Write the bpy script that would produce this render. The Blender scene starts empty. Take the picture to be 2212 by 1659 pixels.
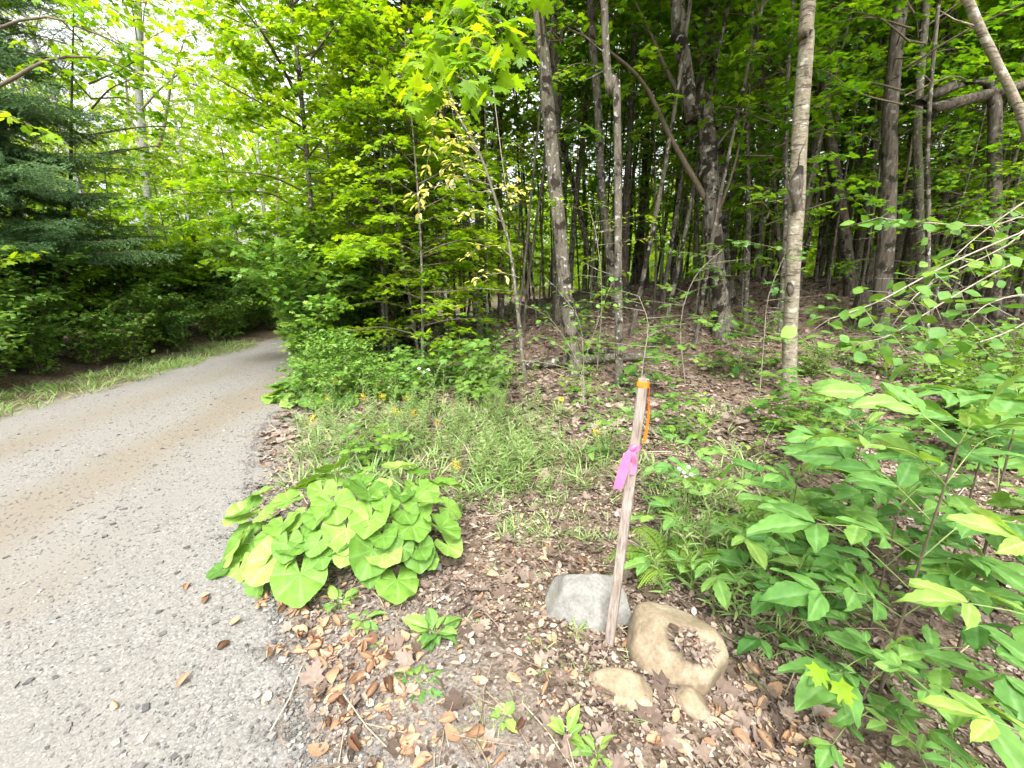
import bpy, math, numpy as np
from math import radians, sin, cos, pi
from mathutils import Vector, Matrix
S = bpy.context.scene
C = S.collection
rng = np.random.default_rng(11)

# ------------------------------------------------------------------ camera, sky, sun, exposure
EYE = 1.6; PITCH = radians(13.9); HF = radians(100)
cd = bpy.data.cameras.new('camera'); cd.sensor_width = 36; cd.lens = 18 / math.tan(HF / 2)
cd.clip_start = .02; cd.clip_end = 600
cam = bpy.data.objects.new('camera', cd); C.objects.link(cam)
cam.location = (0, 0, EYE); cam.rotation_euler = (pi / 2 - PITCH, 0, 0)
S.camera = cam
S.view_settings.view_transform = 'Standard'; S.view_settings.look = 'None'
S.view_settings.exposure = 2.1; S.view_settings.gamma = 1
SUN_EL, SUN_AZ = radians(56), radians(185)      # azimuth clockwise from +Y
w = bpy.data.worlds.new('World'); S.world = w; w.use_nodes = True
nt = w.node_tree; nt.nodes.clear()
sky = nt.nodes.new('ShaderNodeTexSky'); sky.sky_type = 'NISHITA'; sky.sun_disc = False
sky.sun_elevation = SUN_EL; sky.sun_rotation = SUN_AZ; sky.air_density = 1.2; sky.dust_density = 6; sky.ozone_density = .6
hs = nt.nodes.new('ShaderNodeHueSaturation'); hs.inputs['Saturation'].default_value = .12
bg = nt.nodes.new('ShaderNodeBackground'); bg.inputs[1].default_value = .15
wo = nt.nodes.new('ShaderNodeOutputWorld')
nt.links.new(sky.outputs[0], hs.inputs['Color']); nt.links.new(hs.outputs[0], bg.inputs[0]); nt.links.new(bg.outputs[0], wo.inputs[0])
sl = bpy.data.lights.new('sun', 'SUN'); sl.energy = .9; sl.angle = radians(12); sl.color = (1, .96, .88)
so = bpy.data.objects.new('sun', sl); C.objects.link(so)
sd = Vector((sin(SUN_AZ) * cos(SUN_EL), cos(SUN_AZ) * cos(SUN_EL), sin(SUN_EL)))
so.rotation_euler = sd.to_track_quat('Z', 'Y').to_euler(); so.location = (-5, -5, 12)
cy = S.cycles
cy.max_bounces = 7; cy.diffuse_bounces = 4; cy.glossy_bounces = 2; cy.transmission_bounces = 4; cy.transparent_max_bounces = 4
cy.use_denoising = True; cy.use_adaptive_sampling = True; cy.adaptive_threshold = .02
cy.caustics_reflective = False; cy.caustics_refractive = False; cy.blur_glossy = 1

# ------------------------------------------------------------------ pixel rays (photo seen 2212 wide) and terrain
F = 1106 / math.tan(HF / 2)
def ray(px, py):
    x = (px - 1106) / F; y = -(py - 829.5) / F
    return np.array([x, cos(PITCH) + y * sin(PITCH), y * cos(PITCH) - sin(PITCH)])
def sm(a, b, x):
    t = np.clip((x - a) / (b - a), 0, 1); return t * t * (3 - 2 * t)
RYs = np.array([-40, -6, 0, .8, 1.57, 2.6, 4, 4.85, 7, 9.5, 12, 15, 20, 30, 60.])
RXs = np.array([-1, -1, -.3, -.45, -.95, -1.75, -2.5, -2.8, -3.7, -4.1, -4.0, -2.9, .6, 9, 36.])
RXl = np.array([-6, -6, -6, -6, -5.95, -5.9, -5.9, -5.9, -5.95, -6.1, -6.2, -5.5, -2.4, 6, 33.])
def roadR(y): return np.interp(y, RYs, RXs)
def roadL(y): return np.interp(y, RYs, RXl)
def H(x, y):
    x = np.asarray(x, float); y = np.asarray(y, float)
    a = x / np.maximum(y, 1.5)
    rise = 1.55 * sm(5.6, 13.5, y) * sm(-.38, .52, a) * sm(0, 2, x - roadR(y)) * (1 - .45 * sm(.75, 1.3, a))
    rise = rise * (1 - .5 * sm(20, 45, y))
    off = np.maximum(x - roadR(y), roadL(y) - x)
    k = sm(.0, .8, off)
    n = .025 * np.sin(3.1 * x + 1.3 * y) + .02 * np.sin(5.3 * y - 2.2 * x + 1) + .05 * np.sin(.9 * x + 1.1 * y + 2)
    bank = .35 * sm(.6, 4, roadL(y) - x)
    dip = -.10 * sm(.3, 1.0, x - .9) * sm(4.5, 2.5, y)
    return rise + k * n + bank + dip
def Hf(x, y): return float(H(x, y))
def G(px, py):
    d = ray(px, py); t = .4
    for i in range(900):
        p = np.array([0, 0, EYE]) + d * t
        if p[2] < H(p[0], p[1]): break
        t *= 1.006
    return np.array([p[0], p[1], Hf(p[0], p[1])])
def D(px, py, Y):
    d = ray(px, py); t = Y / d[1]
    return np.array([0, 0, EYE]) + d * t
def dep(p): return p[1] * cos(PITCH) - (p[2] - EYE) * sin(PITCH)
def nrm(v): v = np.asarray(v, float); return v / (np.linalg.norm(v, axis=-1, keepdims=True) + 1e-9)

# ------------------------------------------------------------------ mesh building
def build(name, chunks, mat, parent=None, origin=None, smooth=True, link=True):
    """chunks: list of (V (n,3), F (m,k), r scalar or (n,)[, lu, lv])"""
    vs, rs, us, ls, lt, off = [], [], [], [], [], 0
    for c in chunks:
        V, Fc, r = c[0], np.asarray(c[1]), c[2]
        if len(V) == 0 or len(Fc) == 0: continue
        vs.append(V); rs.append(np.broadcast_to(r, (len(V),)))
        us.append(c[3] if len(c) > 3 else np.zeros((len(V), 2)))
        ls.append((Fc + off).ravel()); lt.append(np.full(len(Fc), Fc.shape[1])); off += len(V)
    V = np.concatenate(vs); R = np.concatenate(rs); U = np.concatenate(us); L = np.concatenate(ls); T = np.concatenate(lt)
    if origin is not None: V = V - np.asarray(origin)
    me = bpy.data.meshes.new(name)
    me.vertices.add(len(V)); me.vertices.foreach_set('co', V.astype(np.float32).ravel())
    me.loops.add(len(L)); me.loops.foreach_set('vertex_index', L.astype(np.int32))
    me.polygons.add(len(T)); st = np.concatenate([[0], np.cumsum(T)[:-1]])
    me.polygons.foreach_set('loop_start', st.astype(np.int32))
    me.polygons.foreach_set('use_smooth', np.full(len(T), smooth))
    a = me.attributes.new('rnd', 'FLOAT', 'POINT'); a.data.foreach_set('value', R.astype(np.float32))
    if np.any(U):
        a = me.attributes.new('luv', 'FLOAT_VECTOR', 'POINT')
        a.data.foreach_set('vector', np.concatenate([U, np.zeros((len(U), 1))], 1).astype(np.float32).ravel())
    me.update(calc_edges=True); me.validate()
    me.materials.append(mat)
    if not link: return me
    return obj(name, me, parent)
def obj(name, me, parent=None, loc=None):
    o = bpy.data.objects.new(name, me); C.objects.link(o)
    if parent is not None: o.parent = parent
    if loc is not None: o.location = loc
    return o
def tag(o, label=None, cat=None, group=None, kind=None):
    if label: o['label'] = label
    if cat: o['category'] = cat
    if group: o['group'] = group
    if kind: o['kind'] = kind
    return o
def thing(name, label, cat, loc, group=None, rz=0, sc=1):
    o = bpy.data.objects.new(name, None); C.objects.link(o)
    o.location = loc; o.rotation_euler = (0, 0, rz); o.scale = (sc,) * 3; o.empty_display_size = .1
    return tag(o, label, cat, group)
def place(tpl, label, cat, loc, rz=0, sc=1, group=None, tilt=(0, 0)):
    """copy of a prototype (list of (part name, mesh)) as a new thing"""
    o = thing(tpl['name'], label, cat, loc, group, rz, sc)
    o.rotation_euler = (tilt[0], tilt[1], rz)
    for n, me in tpl['parts']: obj(n, me, o)
    return o

def tube(P, R, n=8, wob=0, r=.5, seed=0, cap=False):
    P = np.asarray(P, float); R = np.broadcast_to(R, (len(P),)).astype(float)
    t = nrm(np.gradient(P, axis=0))
    ref = np.array([1., 0, 0]) if abs(t[0][0]) < .8 else np.array([0, 0, 1.])
    u = nrm(np.cross(t, ref)); v = np.cross(t, u)
    a = np.arange(n) / n * 2 * pi
    rr = R[:, None] * np.ones(n)
    if wob:
        g = np.random.default_rng(seed)
        ph = g.uniform(0, 6.28, 4); s = np.arange(len(P))[:, None]
        rr = rr * (1 + wob * (np.sin(2 * a + ph[0] + s * .5) + .7 * np.sin(3 * a + ph[1] - s * .8)) + g.normal(0, wob * .6, rr.shape))
    V = P[:, None, :] + rr[..., None] * (np.cos(a)[None, :, None] * u[:, None, :] + np.sin(a)[None, :, None] * v[:, None, :])
    V = V.reshape(-1, 3)
    i = np.arange(len(P) - 1)[:, None] * n; j = np.arange(n)[None, :]; j2 = (j + 1) % n
    Fq = np.stack([i + j, i + j2, i + n + j2, i + n + j], -1).reshape(-1, 4)
    return (V, Fq, r)
def spline(P, m=12):
    P = np.asarray(P, float); n = len(P)
    if n == 2: return P[0] + (P[1] - P[0]) * np.linspace(0, 1, m)[:, None]
    Q = np.concatenate([[2 * P[0] - P[1]], P, [2 * P[-1] - P[-2]]]); out = []
    for s in np.linspace(0, n - 1, m):
        i = min(int(s), n - 2); t = s - i; a, b, c, d = Q[i:i + 4]
        out.append(.5 * (2 * b + (c - a) * t + (2 * a - 5 * b + 4 * c - d) * t * t + (3 * b - a - 3 * c + d) * t ** 3))
    return np.array(out)

def fan(half, c=(.3, 0), droop=.22, ridge=.04):
    pts = list(half) + [(x, -y) for x, y in half[-2:0:-1]]
    V = np.array([(c[0], c[1], ridge)] + [(x, y, -droop * ((x - c[0]) ** 2 + y * y) + (.06 * abs(y))) for x, y in pts])
    n = len(pts); Fc = np.array([(0, 1 + i, 1 + (i + 1) % n) for i in range(n)])
    return V, Fc[:, ::-1]
MAPLE = fan([(1, 0), (.84, .10), (.80, .22), (.60, .19), (.76, .52), (.58, .48), (.42, .33), (.28, .64), (.18, .46), (.04, .34), (-.16, .34), (0, .04)])
MAPLE2 = fan([(1, 0), (.60, .22), (.72, .5), (.38, .34), (.2, .6), (-.08, .26), (0, .02)])
def lance(wd, n=6, droop=.12, fold=.25, serr=0, peak=.4):
    xs = np.linspace(0, 1, n + 1); V = []
    for i, x in enumerate(xs):
        yw = wd * (sin(pi * x ** (math.log(.5) / math.log(peak))) if 0 < x < 1 else 0)
        if serr and 0 < x < 1: yw *= 1 + serr * (1 if i % 2 else -1)
        z = -droop * x * x
        V += [(x, yw, z + fold * yw), (x, 0, z), (x, -yw, z + fold * yw)]
    Fc = []
    for i in range(n):
        a = 3 * i; Fc += [(a, a + 1, a + 4, a + 3), (a + 1, a + 2, a + 5, a + 4)]
    return np.array(V), np.array(Fc)[:, ::-1]
OV = lance(.30, 5); OV3 = lance(.26, 3, droop=.1); ROUND = lance(.42, 7, serr=.04, fold=.12, peak=.48)
NARROW = lance(.10, 4, droop=.3); BLADE = lance(.03, 3, droop=.5, fold=.1)
QUAD = (np.array([(0, 0, 0), (.45, .38, .08), (1, 0, -.1), (.45, -.38, .08)]), np.array([(0, 1, 2, 3)]))
def scatter(tpl, pos, tip, nor, size, r):
    """oriented copies of a template"""
    V, Fc = tpl[0], tpl[1]; N = len(pos)
    if N == 0: return (np.zeros((0, 3)), np.zeros((0, 3), int), 0)
    tip = nrm(tip); y = nrm(np.cross(nor, tip)); z = np.cross(tip, y)
    size = np.broadcast_to(size, (N,))[:, None, None]
    W = pos[:, None, :] + size * (V[None, :, 0, None] * tip[:, None, :] + V[None, :, 1, None] * y[:, None, :] + V[None, :, 2, None] * z[:, None, :])
    Fa = (Fc[None] + (np.arange(N) * len(V))[:, None, None]).reshape(-1, Fc.shape[1])
    rr = np.repeat(np.broadcast_to(r, (N,)), len(V))
    if len(tpl) > 2: return (W.reshape(-1, 3), Fa, rr, np.tile(tpl[2], (N, 1)))
    return (W.reshape(-1, 3), Fa, rr)

# ------------------------------------------------------------------ materials
def mk(name):
    m = bpy.data.materials.new(name); m.use_nodes = True; n = m.node_tree; n.nodes.clear()
    out = n.nodes.new('ShaderNodeOutputMaterial'); return m, n, out
def nd(n, t, **kw):
    x = n.nodes.new(t)
    for k, v in kw.items():
        if k.startswith('_'): setattr(x, k[1:], v)
        else: x.inputs[k.replace('__', ' ')].default_value = v
    return x
def ramp(n, stops, src=None, interp='LINEAR'):
    r = n.nodes.new('ShaderNodeValToRGB'); r.color_ramp.interpolation = interp; e = r.color_ramp.elements
    while len(e) < len(stops): e.new(.5)
    for i, (p, c) in enumerate(stops): e[i].position = p; e[i].color = (*c, 1)
    if src is not None: n.links.new(src, r.inputs[0])
    return r
def leafmat(name, stops, trans=.42, rough=.5, veins=False, spec=.35, noise=True, tint=(1.25, 1.15, .5)):
    m, n, out = mk(name); L = n.links.new
    at = nd(n, 'ShaderNodeAttribute', _attribute_name='rnd')
    oi = n.nodes.new('ShaderNodeObjectInfo')
    add = nd(n, 'ShaderNodeMath', _operation='MULTIPLY_ADD'); L(oi.outputs['Random'], add.inputs[0]); add.inputs[1].default_value = .22
    L(at.outputs['Fac'], add.inputs[2])
    sub = nd(n, 'ShaderNodeMath', _operation='SUBTRACT'); L(add.outputs[0], sub.inputs[0]); sub.inputs[1].default_value = .11
    r = ramp(n, stops, sub.outputs[0]); col = r.outputs[0]
    if veins:
        lu = nd(n, 'ShaderNodeAttribute', _attribute_name='luv')
        sx = n.nodes.new('ShaderNodeSeparateXYZ'); L(lu.outputs['Vector'], sx.inputs[0])
        # v channel holds the vein mask (0..1), u holds distance
        mx = nd(n, 'ShaderNodeMix', _data_type='RGBA'); L(sx.outputs[1], mx.inputs[0]); L(col, mx.inputs[6])
        hsv = nd(n, 'ShaderNodeHueSaturation', Saturation=.75, Value=1.6); L(col, hsv.inputs['Color']); L(hsv.outputs[0], mx.inputs[7]); col = mx.outputs[2]
    if noise:
        tc = n.nodes.new('ShaderNodeTexCoord')
        nz = nd(n, 'ShaderNodeTexNoise', Scale=22.0, Detail=3.0); L(tc.outputs['Object'], nz.inputs['Vector'])
        r2 = ramp(n, [(.3, (.78, .78, .75)), (.7, (1.15, 1.12, 1.1))], nz.outputs['Fac'])
        mm = nd(n, 'ShaderNodeMix', _data_type='RGBA', _blend_type='MULTIPLY'); mm.inputs[0].default_value = 1
        L(col, mm.inputs[6]); L(r2.outputs[0], mm.inputs[7]); col = mm.outputs[2]
    p = nd(n, 'ShaderNodeBsdfPrincipled', Roughness=rough); p.inputs['Specular IOR Level'].default_value = spec
    L(col, p.inputs['Base Color'])
    tr = n.nodes.new('ShaderNodeBsdfTranslucent')
    tm = nd(n, 'ShaderNodeMix', _data_type='RGBA', _blend_type='MULTIPLY'); tm.inputs[0].default_value = 1
    L(col, tm.inputs[6]); tm.inputs[7].default_value = (*tint, 1); L(tm.outputs[2], tr.inputs[0])
    ms = n.nodes.new('ShaderNodeMixShader'); ms.inputs[0].default_value = trans
    L(p.outputs[0], ms.inputs[1]); L(tr.outputs[0], ms.inputs[2]); L(ms.outputs[0], out.inputs[0])
    return m
def barkmat(name, c1, c2, blot, bs=6, bt=.56, stretch=.25, birch=False, spots=(.3, .3, .27)):
    m, n, out = mk(name); L = n.links.new
    tc = n.nodes.new('ShaderNodeTexCoord'); mp = n.nodes.new('ShaderNodeMapping'); L(tc.outputs['Object'], mp.inputs[0])
    mp.inputs['Scale'].default_value = (1, 1, stretch)
    n1 = nd(n, 'ShaderNodeTexNoise', Scale=26.0, Detail=6.0, Roughness=.7); L(mp.outputs[0], n1.inputs['Vector'])
    r1 = ramp(n, [(.35, c1), (.65, c2)], n1.outputs['Fac'])
    n2 = nd(n, 'ShaderNodeTexNoise', Scale=float(bs), Detail=4.0, Roughness=.6); L(tc.outputs['Object'], n2.inputs['Vector'])
    f2 = ramp(n, [(bt, (0, 0, 0)), (bt + .06, (1, 1, 1))], n2.outputs['Fac'])
    mx = nd(n, 'ShaderNodeMix', _data_type='RGBA'); L(f2.outputs[0], mx.inputs[0]); L(r1.outputs[0], mx.inputs[6]); mx.inputs[7].default_value = (*blot, 1)
    n3 = nd(n, 'ShaderNodeTexNoise', Scale=float(bs) * 3.2, Detail=3.0); L(tc.outputs['Object'], n3.inputs['Vector'])
    f3 = ramp(n, [(.60, (0, 0, 0)), (.66, (1, 1, 1))], n3.outputs['Fac'])
    mx2 = nd(n, 'ShaderNodeMix', _data_type='RGBA'); L(f3.outputs[0], mx2.inputs[0]); L(mx.outputs[2], mx2.inputs[6]); mx2.inputs[7].default_value = (*spots, 1)
    col = mx2.outputs[2]
    if birch:
        mp2 = n.nodes.new('ShaderNodeMapping'); L(tc.outputs['Object'], mp2.inputs[0]); mp2.inputs['Scale'].default_value = (6, 6, 42)
        n4 = nd(n, 'ShaderNodeTexNoise', Scale=1.0, Detail=2.0); L(mp2.outputs[0], n4.inputs['Vector'])
        f4 = ramp(n, [(.58, (0, 0, 0)), (.64, (.8, .8, .8))], n4.outputs['Fac'])
        mx3 = nd(n, 'ShaderNodeMix', _data_type='RGBA'); L(f4.outputs[0], mx3.inputs[0]); L(col, mx3.inputs[6]); mx3.inputs[7].default_value = (.07, .055, .045, 1); col = mx3.outputs[2]
    p = nd(n, 'ShaderNodeBsdfPrincipled', Roughness=.9); p.inputs['Specular IOR Level'].default_value = .15
    L(col, p.inputs['Base Color'])
    bp = nd(n, 'ShaderNodeBump', Strength=.8, Distance=.02); L(n1.outputs['Fac'], bp.inputs['Height']); L(bp.outputs[0], p.inputs['Normal'])
    L(p.outputs[0], out.inputs[0]); return m
def plain(name, c, rough=.6, var=.2, scale=30, bump=0, c2=None, stretch=(1, 1, 1), trans=0):
    m, n, out = mk(name); L = n.links.new
    tc = n.nodes.new('ShaderNodeTexCoord'); mp = n.nodes.new('ShaderNodeMapping'); L(tc.outputs['Object'], mp.inputs[0]); mp.inputs['Scale'].default_value = stretch
    nz = nd(n, 'ShaderNodeTexNoise', Scale=float(scale), Detail=5.0, Roughness=.65); L(mp.outputs[0], nz.inputs['Vector'])
    c = np.array(c); c2 = np.array(c2) if c2 is not None else c * (1 + var)
    r = ramp(n, [(.3, tuple(c * (1 - var))), (.7, tuple(c2))], nz.outputs['Fac'])
    p = nd(n, 'ShaderNodeBsdfPrincipled', Roughness=rough); L(r.outputs[0], p.inputs['Base Color'])
    p.inputs['Specular IOR Level'].default_value = .3
    if bump:
        bp = nd(n, 'ShaderNodeBump', Strength=bump, Distance=.01); L(nz.outputs['Fac'], bp.inputs['Height']); L(bp.outputs[0], p.inputs['Normal'])
    if trans:
        tr = n.nodes.new('ShaderNodeBsdfTranslucent'); L(r.outputs[0], tr.inputs[0]); ms = n.nodes.new('ShaderNodeMixShader'); ms.inputs[0].default_value = trans
        L(p.outputs[0], ms.inputs[1]); L(tr.outputs[0], ms.inputs[2]); L(ms.outputs[0], out.inputs[0])
    else: L(p.outputs[0], out.inputs[0])
    return m
def rndmat(name, stops, rough=.85, trans=0, bump=0):
    m, n, out = mk(name); L = n.links.new
    at = nd(n, 'ShaderNodeAttribute', _attribute_name='rnd'); r = ramp(n, stops, at.outputs['Fac'])
    tc = n.nodes.new('ShaderNodeTexCoord'); nz = nd(n, 'ShaderNodeTexNoise', Scale=60.0, Detail=4.0); L(tc.outputs['Object'], nz.inputs['Vector'])
    r2 = ramp(n, [(.3, (.72, .70, .68)), (.7, (1.12, 1.1, 1.08))], nz.outputs['Fac'])
    mm = nd(n, 'ShaderNodeMix', _data_type='RGBA', _blend_type='MULTIPLY'); mm.inputs[0].default_value = 1; L(r.outputs[0], mm.inputs[6]); L(r2.outputs[0], mm.inputs[7])
    p = nd(n, 'ShaderNodeBsdfPrincipled', Roughness=rough); p.inputs['Specular IOR Level'].default_value = .2; L(mm.outputs[2], p.inputs['Base Color'])
    if bump:
        bp = nd(n, 'ShaderNodeBump', Strength=bump, Distance=.005); L(nz.outputs['Fac'], bp.inputs['Height']); L(bp.outputs[0], p.inputs['Normal'])
    if trans:
        tr = n.nodes.new('ShaderNodeBsdfTranslucent'); L(mm.outputs[2], tr.inputs[0]); ms = n.nodes.new('ShaderNodeMixShader'); ms.inputs[0].default_value = trans
        L(p.outputs[0], ms.inputs[1]); L(tr.outputs[0], ms.inputs[2]); L(ms.outputs[0], out.inputs[0])
    else: L(p.outputs[0], out.inputs[0])
    return m
g3 = lambda a, b, c: [(0, a), (.5, b), (1, c)]
M = {}
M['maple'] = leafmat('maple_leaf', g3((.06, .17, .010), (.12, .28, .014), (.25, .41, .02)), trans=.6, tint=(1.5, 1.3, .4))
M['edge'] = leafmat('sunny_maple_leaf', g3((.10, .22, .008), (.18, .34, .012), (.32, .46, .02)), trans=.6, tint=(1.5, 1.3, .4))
M['pale'] = leafmat('aspen_leaf', g3((.14, .22, .09), (.22, .32, .13), (.33, .42, .2)), trans=.5)
M['bush'] = leafmat('bush_leaf', g3((.085, .20, .025), (.15, .30, .045), (.27, .42, .08)), trans=.42, rough=.4, spec=.55)
M['herb'] = leafmat('herb_leaf', g3((.06, .15, .03), (.11, .22, .045), (.19, .31, .07)), trans=.35)
M['ash'] = leafmat('ash_leaf', g3((.055, .165, .035), (.125, .275, .06), (.25, .39, .075)), trans=.42, veins=True, rough=.6, spec=.2)
M['colt'] = leafmat('butterbur_leaf', g3((.07, .17, .025), (.14, .28, .04), (.26, .40, .09)), trans=.36, veins=True, rough=.55, spec=.25)
M['yellow'] = leafmat('yellow_leaf', g3((.60, .56, .16), (.72, .68, .28), (.55, .62, .16)), trans=.45)
M['hazel'] = leafmat('hazel_leaf', g3((.06, .17, .03), (.11, .24, .04), (.2, .33, .05)), trans=.42)
M['spruce'] = leafmat('spruce_needle', g3((.035, .085, .028), (.058, .125, .04), (.11, .19, .07)), trans=.12, rough=.6, spec=.2, noise=False)
M['grass'] = leafmat('grass_blade', g3((.10, .19, .05), (.19, .31, .09), (.36, .40, .18)), trans=.35, noise=False)
M['fern'] = leafmat('fern_frond', g3((.09, .2, .02), (.15, .29, .03), (.22, .36, .04)), trans=.42, noise=False)
M['stalk'] = plain('green_stalk', (.14, .2, .06), c2=(.2, .25, .08))
M['twig'] = plain('brown_twig', (.11, .085, .06), var=.3, rough=.9)
M['greytwig'] = plain('grey_twig', (.24, .21, .16), var=.3, rough=.9)
M['bark_maple'] = barkmat('grey_maple_bark', (.055, .048, .036), (.165, .147, .115), (.028, .022, .016), bs=5, bt=.54)
M['bark_mottle'] = barkmat('cracked_maple_bark', (.045, .038, .028), (.17, .15, .12), (.022, .018, .013), bs=3.5, bt=.5, stretch=.14, spots=(.24, .23, .2))
M['bark_dark'] = barkmat('dark_furrowed_bark', (.035, .03, .022), (.12, .10, .08), (.02, .018, .012), bs=4, spots=(.15, .15, .11), stretch=.12)
M['bark_birch'] = barkmat('birch_bark', (.14, .12, .085), (.29, .255, .19), (.09, .07, .05), bs=3, bt=.62, birch=True, spots=(.36, .34, .28), stretch=1.5)
M['bark_thin'] = barkmat('smooth_sapling_bark', (.08, .072, .05), (.17, .155, .12), (.05, .042, .032), bs=7)
M['bark_pale'] = barkmat('pale_aspen_bark', (.2, .215, .18), (.32, .33, .29), (.16, .15, .12), bs=3, bt=.62)
M['litter'] = rndmat('dead_leaf_litter', [(0, (.035, .025, .02)), (.2, (.11, .08, .062)), (.45, (.20, .155, .128)), (.7, (.31, .255, .215)), (.9, (.33, .225, .15)), (1, (.48, .43, .38))], trans=.1)
M['fallen'] = rndmat('tan_dead_leaf', [(0, (.14, .075, .045)), (.35, (.30, .175, .105)), (.7, (.43, .275, .17)), (1, (.52, .385, .26))], rough=.6, trans=.12, bump=.3)
M['pebble'] = rndmat('road_pebble', [(0, (.06, .06, .061)), (.25, (.12, .117, .112)), (.7, (.165, .158, .148)), (.93, (.215, .206, .193)), (1, (.36, .345, .33))], rough=.8)
M['stick'] = rndmat('dry_stick', [(0, (.10, .07, .05)), (.6, (.27, .21, .15)), (1, (.45, .39, .31))])

# ------------------------------------------------------------------ ground and road
def ground_mat():
    m, n, out = mk('forest_floor'); L = n.links.new
    tc = n.nodes.new('ShaderNodeTexCoord')
    a = nd(n, 'ShaderNodeTexVoronoi', Scale=48.0); L(tc.outputs['Object'], a.inputs['Vector']); a.inputs['Randomness'].default_value = 1
    r = ramp(n, [(0, (.05, .036, .027)), (.3, (.12, .09, .068)), (.6, (.19, .15, .12)), (1, (.30, .25, .205))], a.outputs['Color'])
    b = nd(n, 'ShaderNodeTexNoise', Scale=3.0, Detail=8.0, Roughness=.7); L(tc.outputs['Object'], b.inputs['Vector'])
    r2 = ramp(n, [(.3, (.55, .5, .45)), (.7, (1.1, 1.05, 1.0))], b.outputs['Fac'])
    mm = nd(n, 'ShaderNodeMix', _data_type='RGBA', _blend_type='MULTIPLY'); mm.inputs[0].default_value = 1; L(r.outputs[0], mm.inputs[6]); L(r2.outputs[0], mm.inputs[7])
    # gravelly soil beside the road: attribute rnd = closeness to the road
    at = nd(n, 'ShaderNodeAttribute', _attribute_name='rnd')
    gv = nd(n, 'ShaderNodeTexNoise', Scale=90.0, Detail=5.0, Roughness=.75); L(tc.outputs['Object'], gv.inputs['Vector'])
    r3 = ramp(n, [(.25, (.09, .07, .056)), (.5, (.20, .168, .14)), (.75, (.32, .285, .25))], gv.outputs['Fac'])
    ad = nd(n, 'ShaderNodeMath', _operation='MULTIPLY_ADD'); L(b.outputs['Fac'], ad.inputs[0]); ad.inputs[1].default_value = .8; L(at.outputs['Fac'], ad.inputs[2])
    rf = ramp(n, [(.75, (0, 0, 0)), (1.0, (1, 1, 1))], ad.outputs[0])
    mx = nd(n, 'ShaderNodeMix', _data_type='RGBA'); L(rf.outputs[0], mx.inputs[0]); L(mm.outputs[2], mx.inputs[6]); L(r3.outputs[0], mx.inputs[7])
    p = nd(n, 'ShaderNodeBsdfPrincipled', Roughness=.95); p.inputs['Specular IOR Level'].default_value = .1; L(mx.outputs[2], p.inputs['Base Color'])
    hh = nd(n, 'ShaderNodeMath', _operation='ADD'); L(a.outputs['Distance'], hh.inputs[0]); L(gv.outputs['Fac'], hh.inputs[1])
    bp = nd(n, 'ShaderNodeBump', Strength=.7, Distance=.02); L(hh.outputs[0], bp.inputs['Height']); L(bp.outputs[0], p.inputs['Normal'])
    L(p.outputs[0], out.inputs[0]); return m
def road_mat():
    m, n, out = mk('gravel_road_surface'); L = n.links.new
    tc = n.nodes.new('ShaderNodeTexCoord')
    v = nd(n, 'ShaderNodeTexVoronoi', Scale=120.0); L(tc.outputs['Object'], v.inputs['Vector'])
    sx = n.nodes.new('ShaderNodeSeparateColor'); L(v.outputs['Color'], sx.inputs[0])
    r = ramp(n, [(0, (.08, .078, .075)), (.3, (.125, .12, .113)), (.6, (.17, .162, .15)), (.9, (.21, .2, .185)), (1, (.29, .28, .26))], sx.outputs[0])
    f = nd(n, 'ShaderNodeTexNoise', Scale=160.0, Detail=4.0, Roughness=.7); L(tc.outputs['Object'], f.inputs['Vector'])
    rf = ramp(n, [(.3, (.125, .118, .107)), (.7, (.195, .184, .167))], f.outputs['Fac'])
    # fine packed dirt in the wheel tracks (luv.y) with noise
    at = nd(n, 'ShaderNodeAttribute', _attribute_name='rnd')
    nz = nd(n, 'ShaderNodeTexNoise', Scale=1.6, Detail=7.0, Roughness=.65); L(tc.outputs['Object'], nz.inputs['Vector'])
    ad = nd(n, 'ShaderNodeMath', _operation='MULTIPLY_ADD'); L(nz.outputs['Fac'], ad.inputs[0]); ad.inputs[1].default_value = 1.3; L(at.outputs['Fac'], ad.inputs[2])
    k = ramp(n, [(.5, (0.25, .25, .25)), (.95, (.95, .95, .95))], ad.outputs[0])
    mx = nd(n, 'ShaderNodeMix', _data_type='RGBA'); L(k.outputs[0], mx.inputs[0]); L(r.outputs[0], mx.inputs[6]); L(rf.outputs[0], mx.inputs[7])
    tn = nd(n, 'ShaderNodeTexNoise', Scale=.9, Detail=5.0, Roughness=.6); L(tc.outputs['Object'], tn.inputs['Vector'])
    ad2 = nd(n, 'ShaderNodeMath', _operation='MULTIPLY_ADD'); L(tn.outputs['Fac'], ad2.inputs[0]); ad2.inputs[1].default_value = .9; L(at.outputs['Fac'], ad2.inputs[2])
    rt = ramp(n, [(.6, (1, 1, 1)), (1.3, (.93, .84, .73))], ad2.outputs[0])
    mm = nd(n, 'ShaderNodeMix', _data_type='RGBA', _blend_type='MULTIPLY'); mm.inputs[0].default_value = 1; L(mx.outputs[2], mm.inputs[6]); L(rt.outputs[0], mm.inputs[7])
    p = nd(n, 'ShaderNodeBsdfPrincipled', Roughness=.9); p.inputs['Specular IOR Level'].default_value = .2; L(mm.outputs[2], p.inputs['Base Color'])
    bp = nd(n, 'ShaderNodeBump', Strength=.25, Distance=.006); bp.invert = True; L(v.outputs['Distance'], bp.inputs['Height'])
    bp2 = nd(n, 'ShaderNodeBump', Strength=.4, Distance=.006); L(f.outputs['Fac'], bp2.inputs['Height']); L(bp.outputs[0], bp2.inputs['Normal']); L(bp2.outputs[0], p.inputs['Normal'])
    L(p.outputs[0], out.inputs[0]); return m
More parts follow.
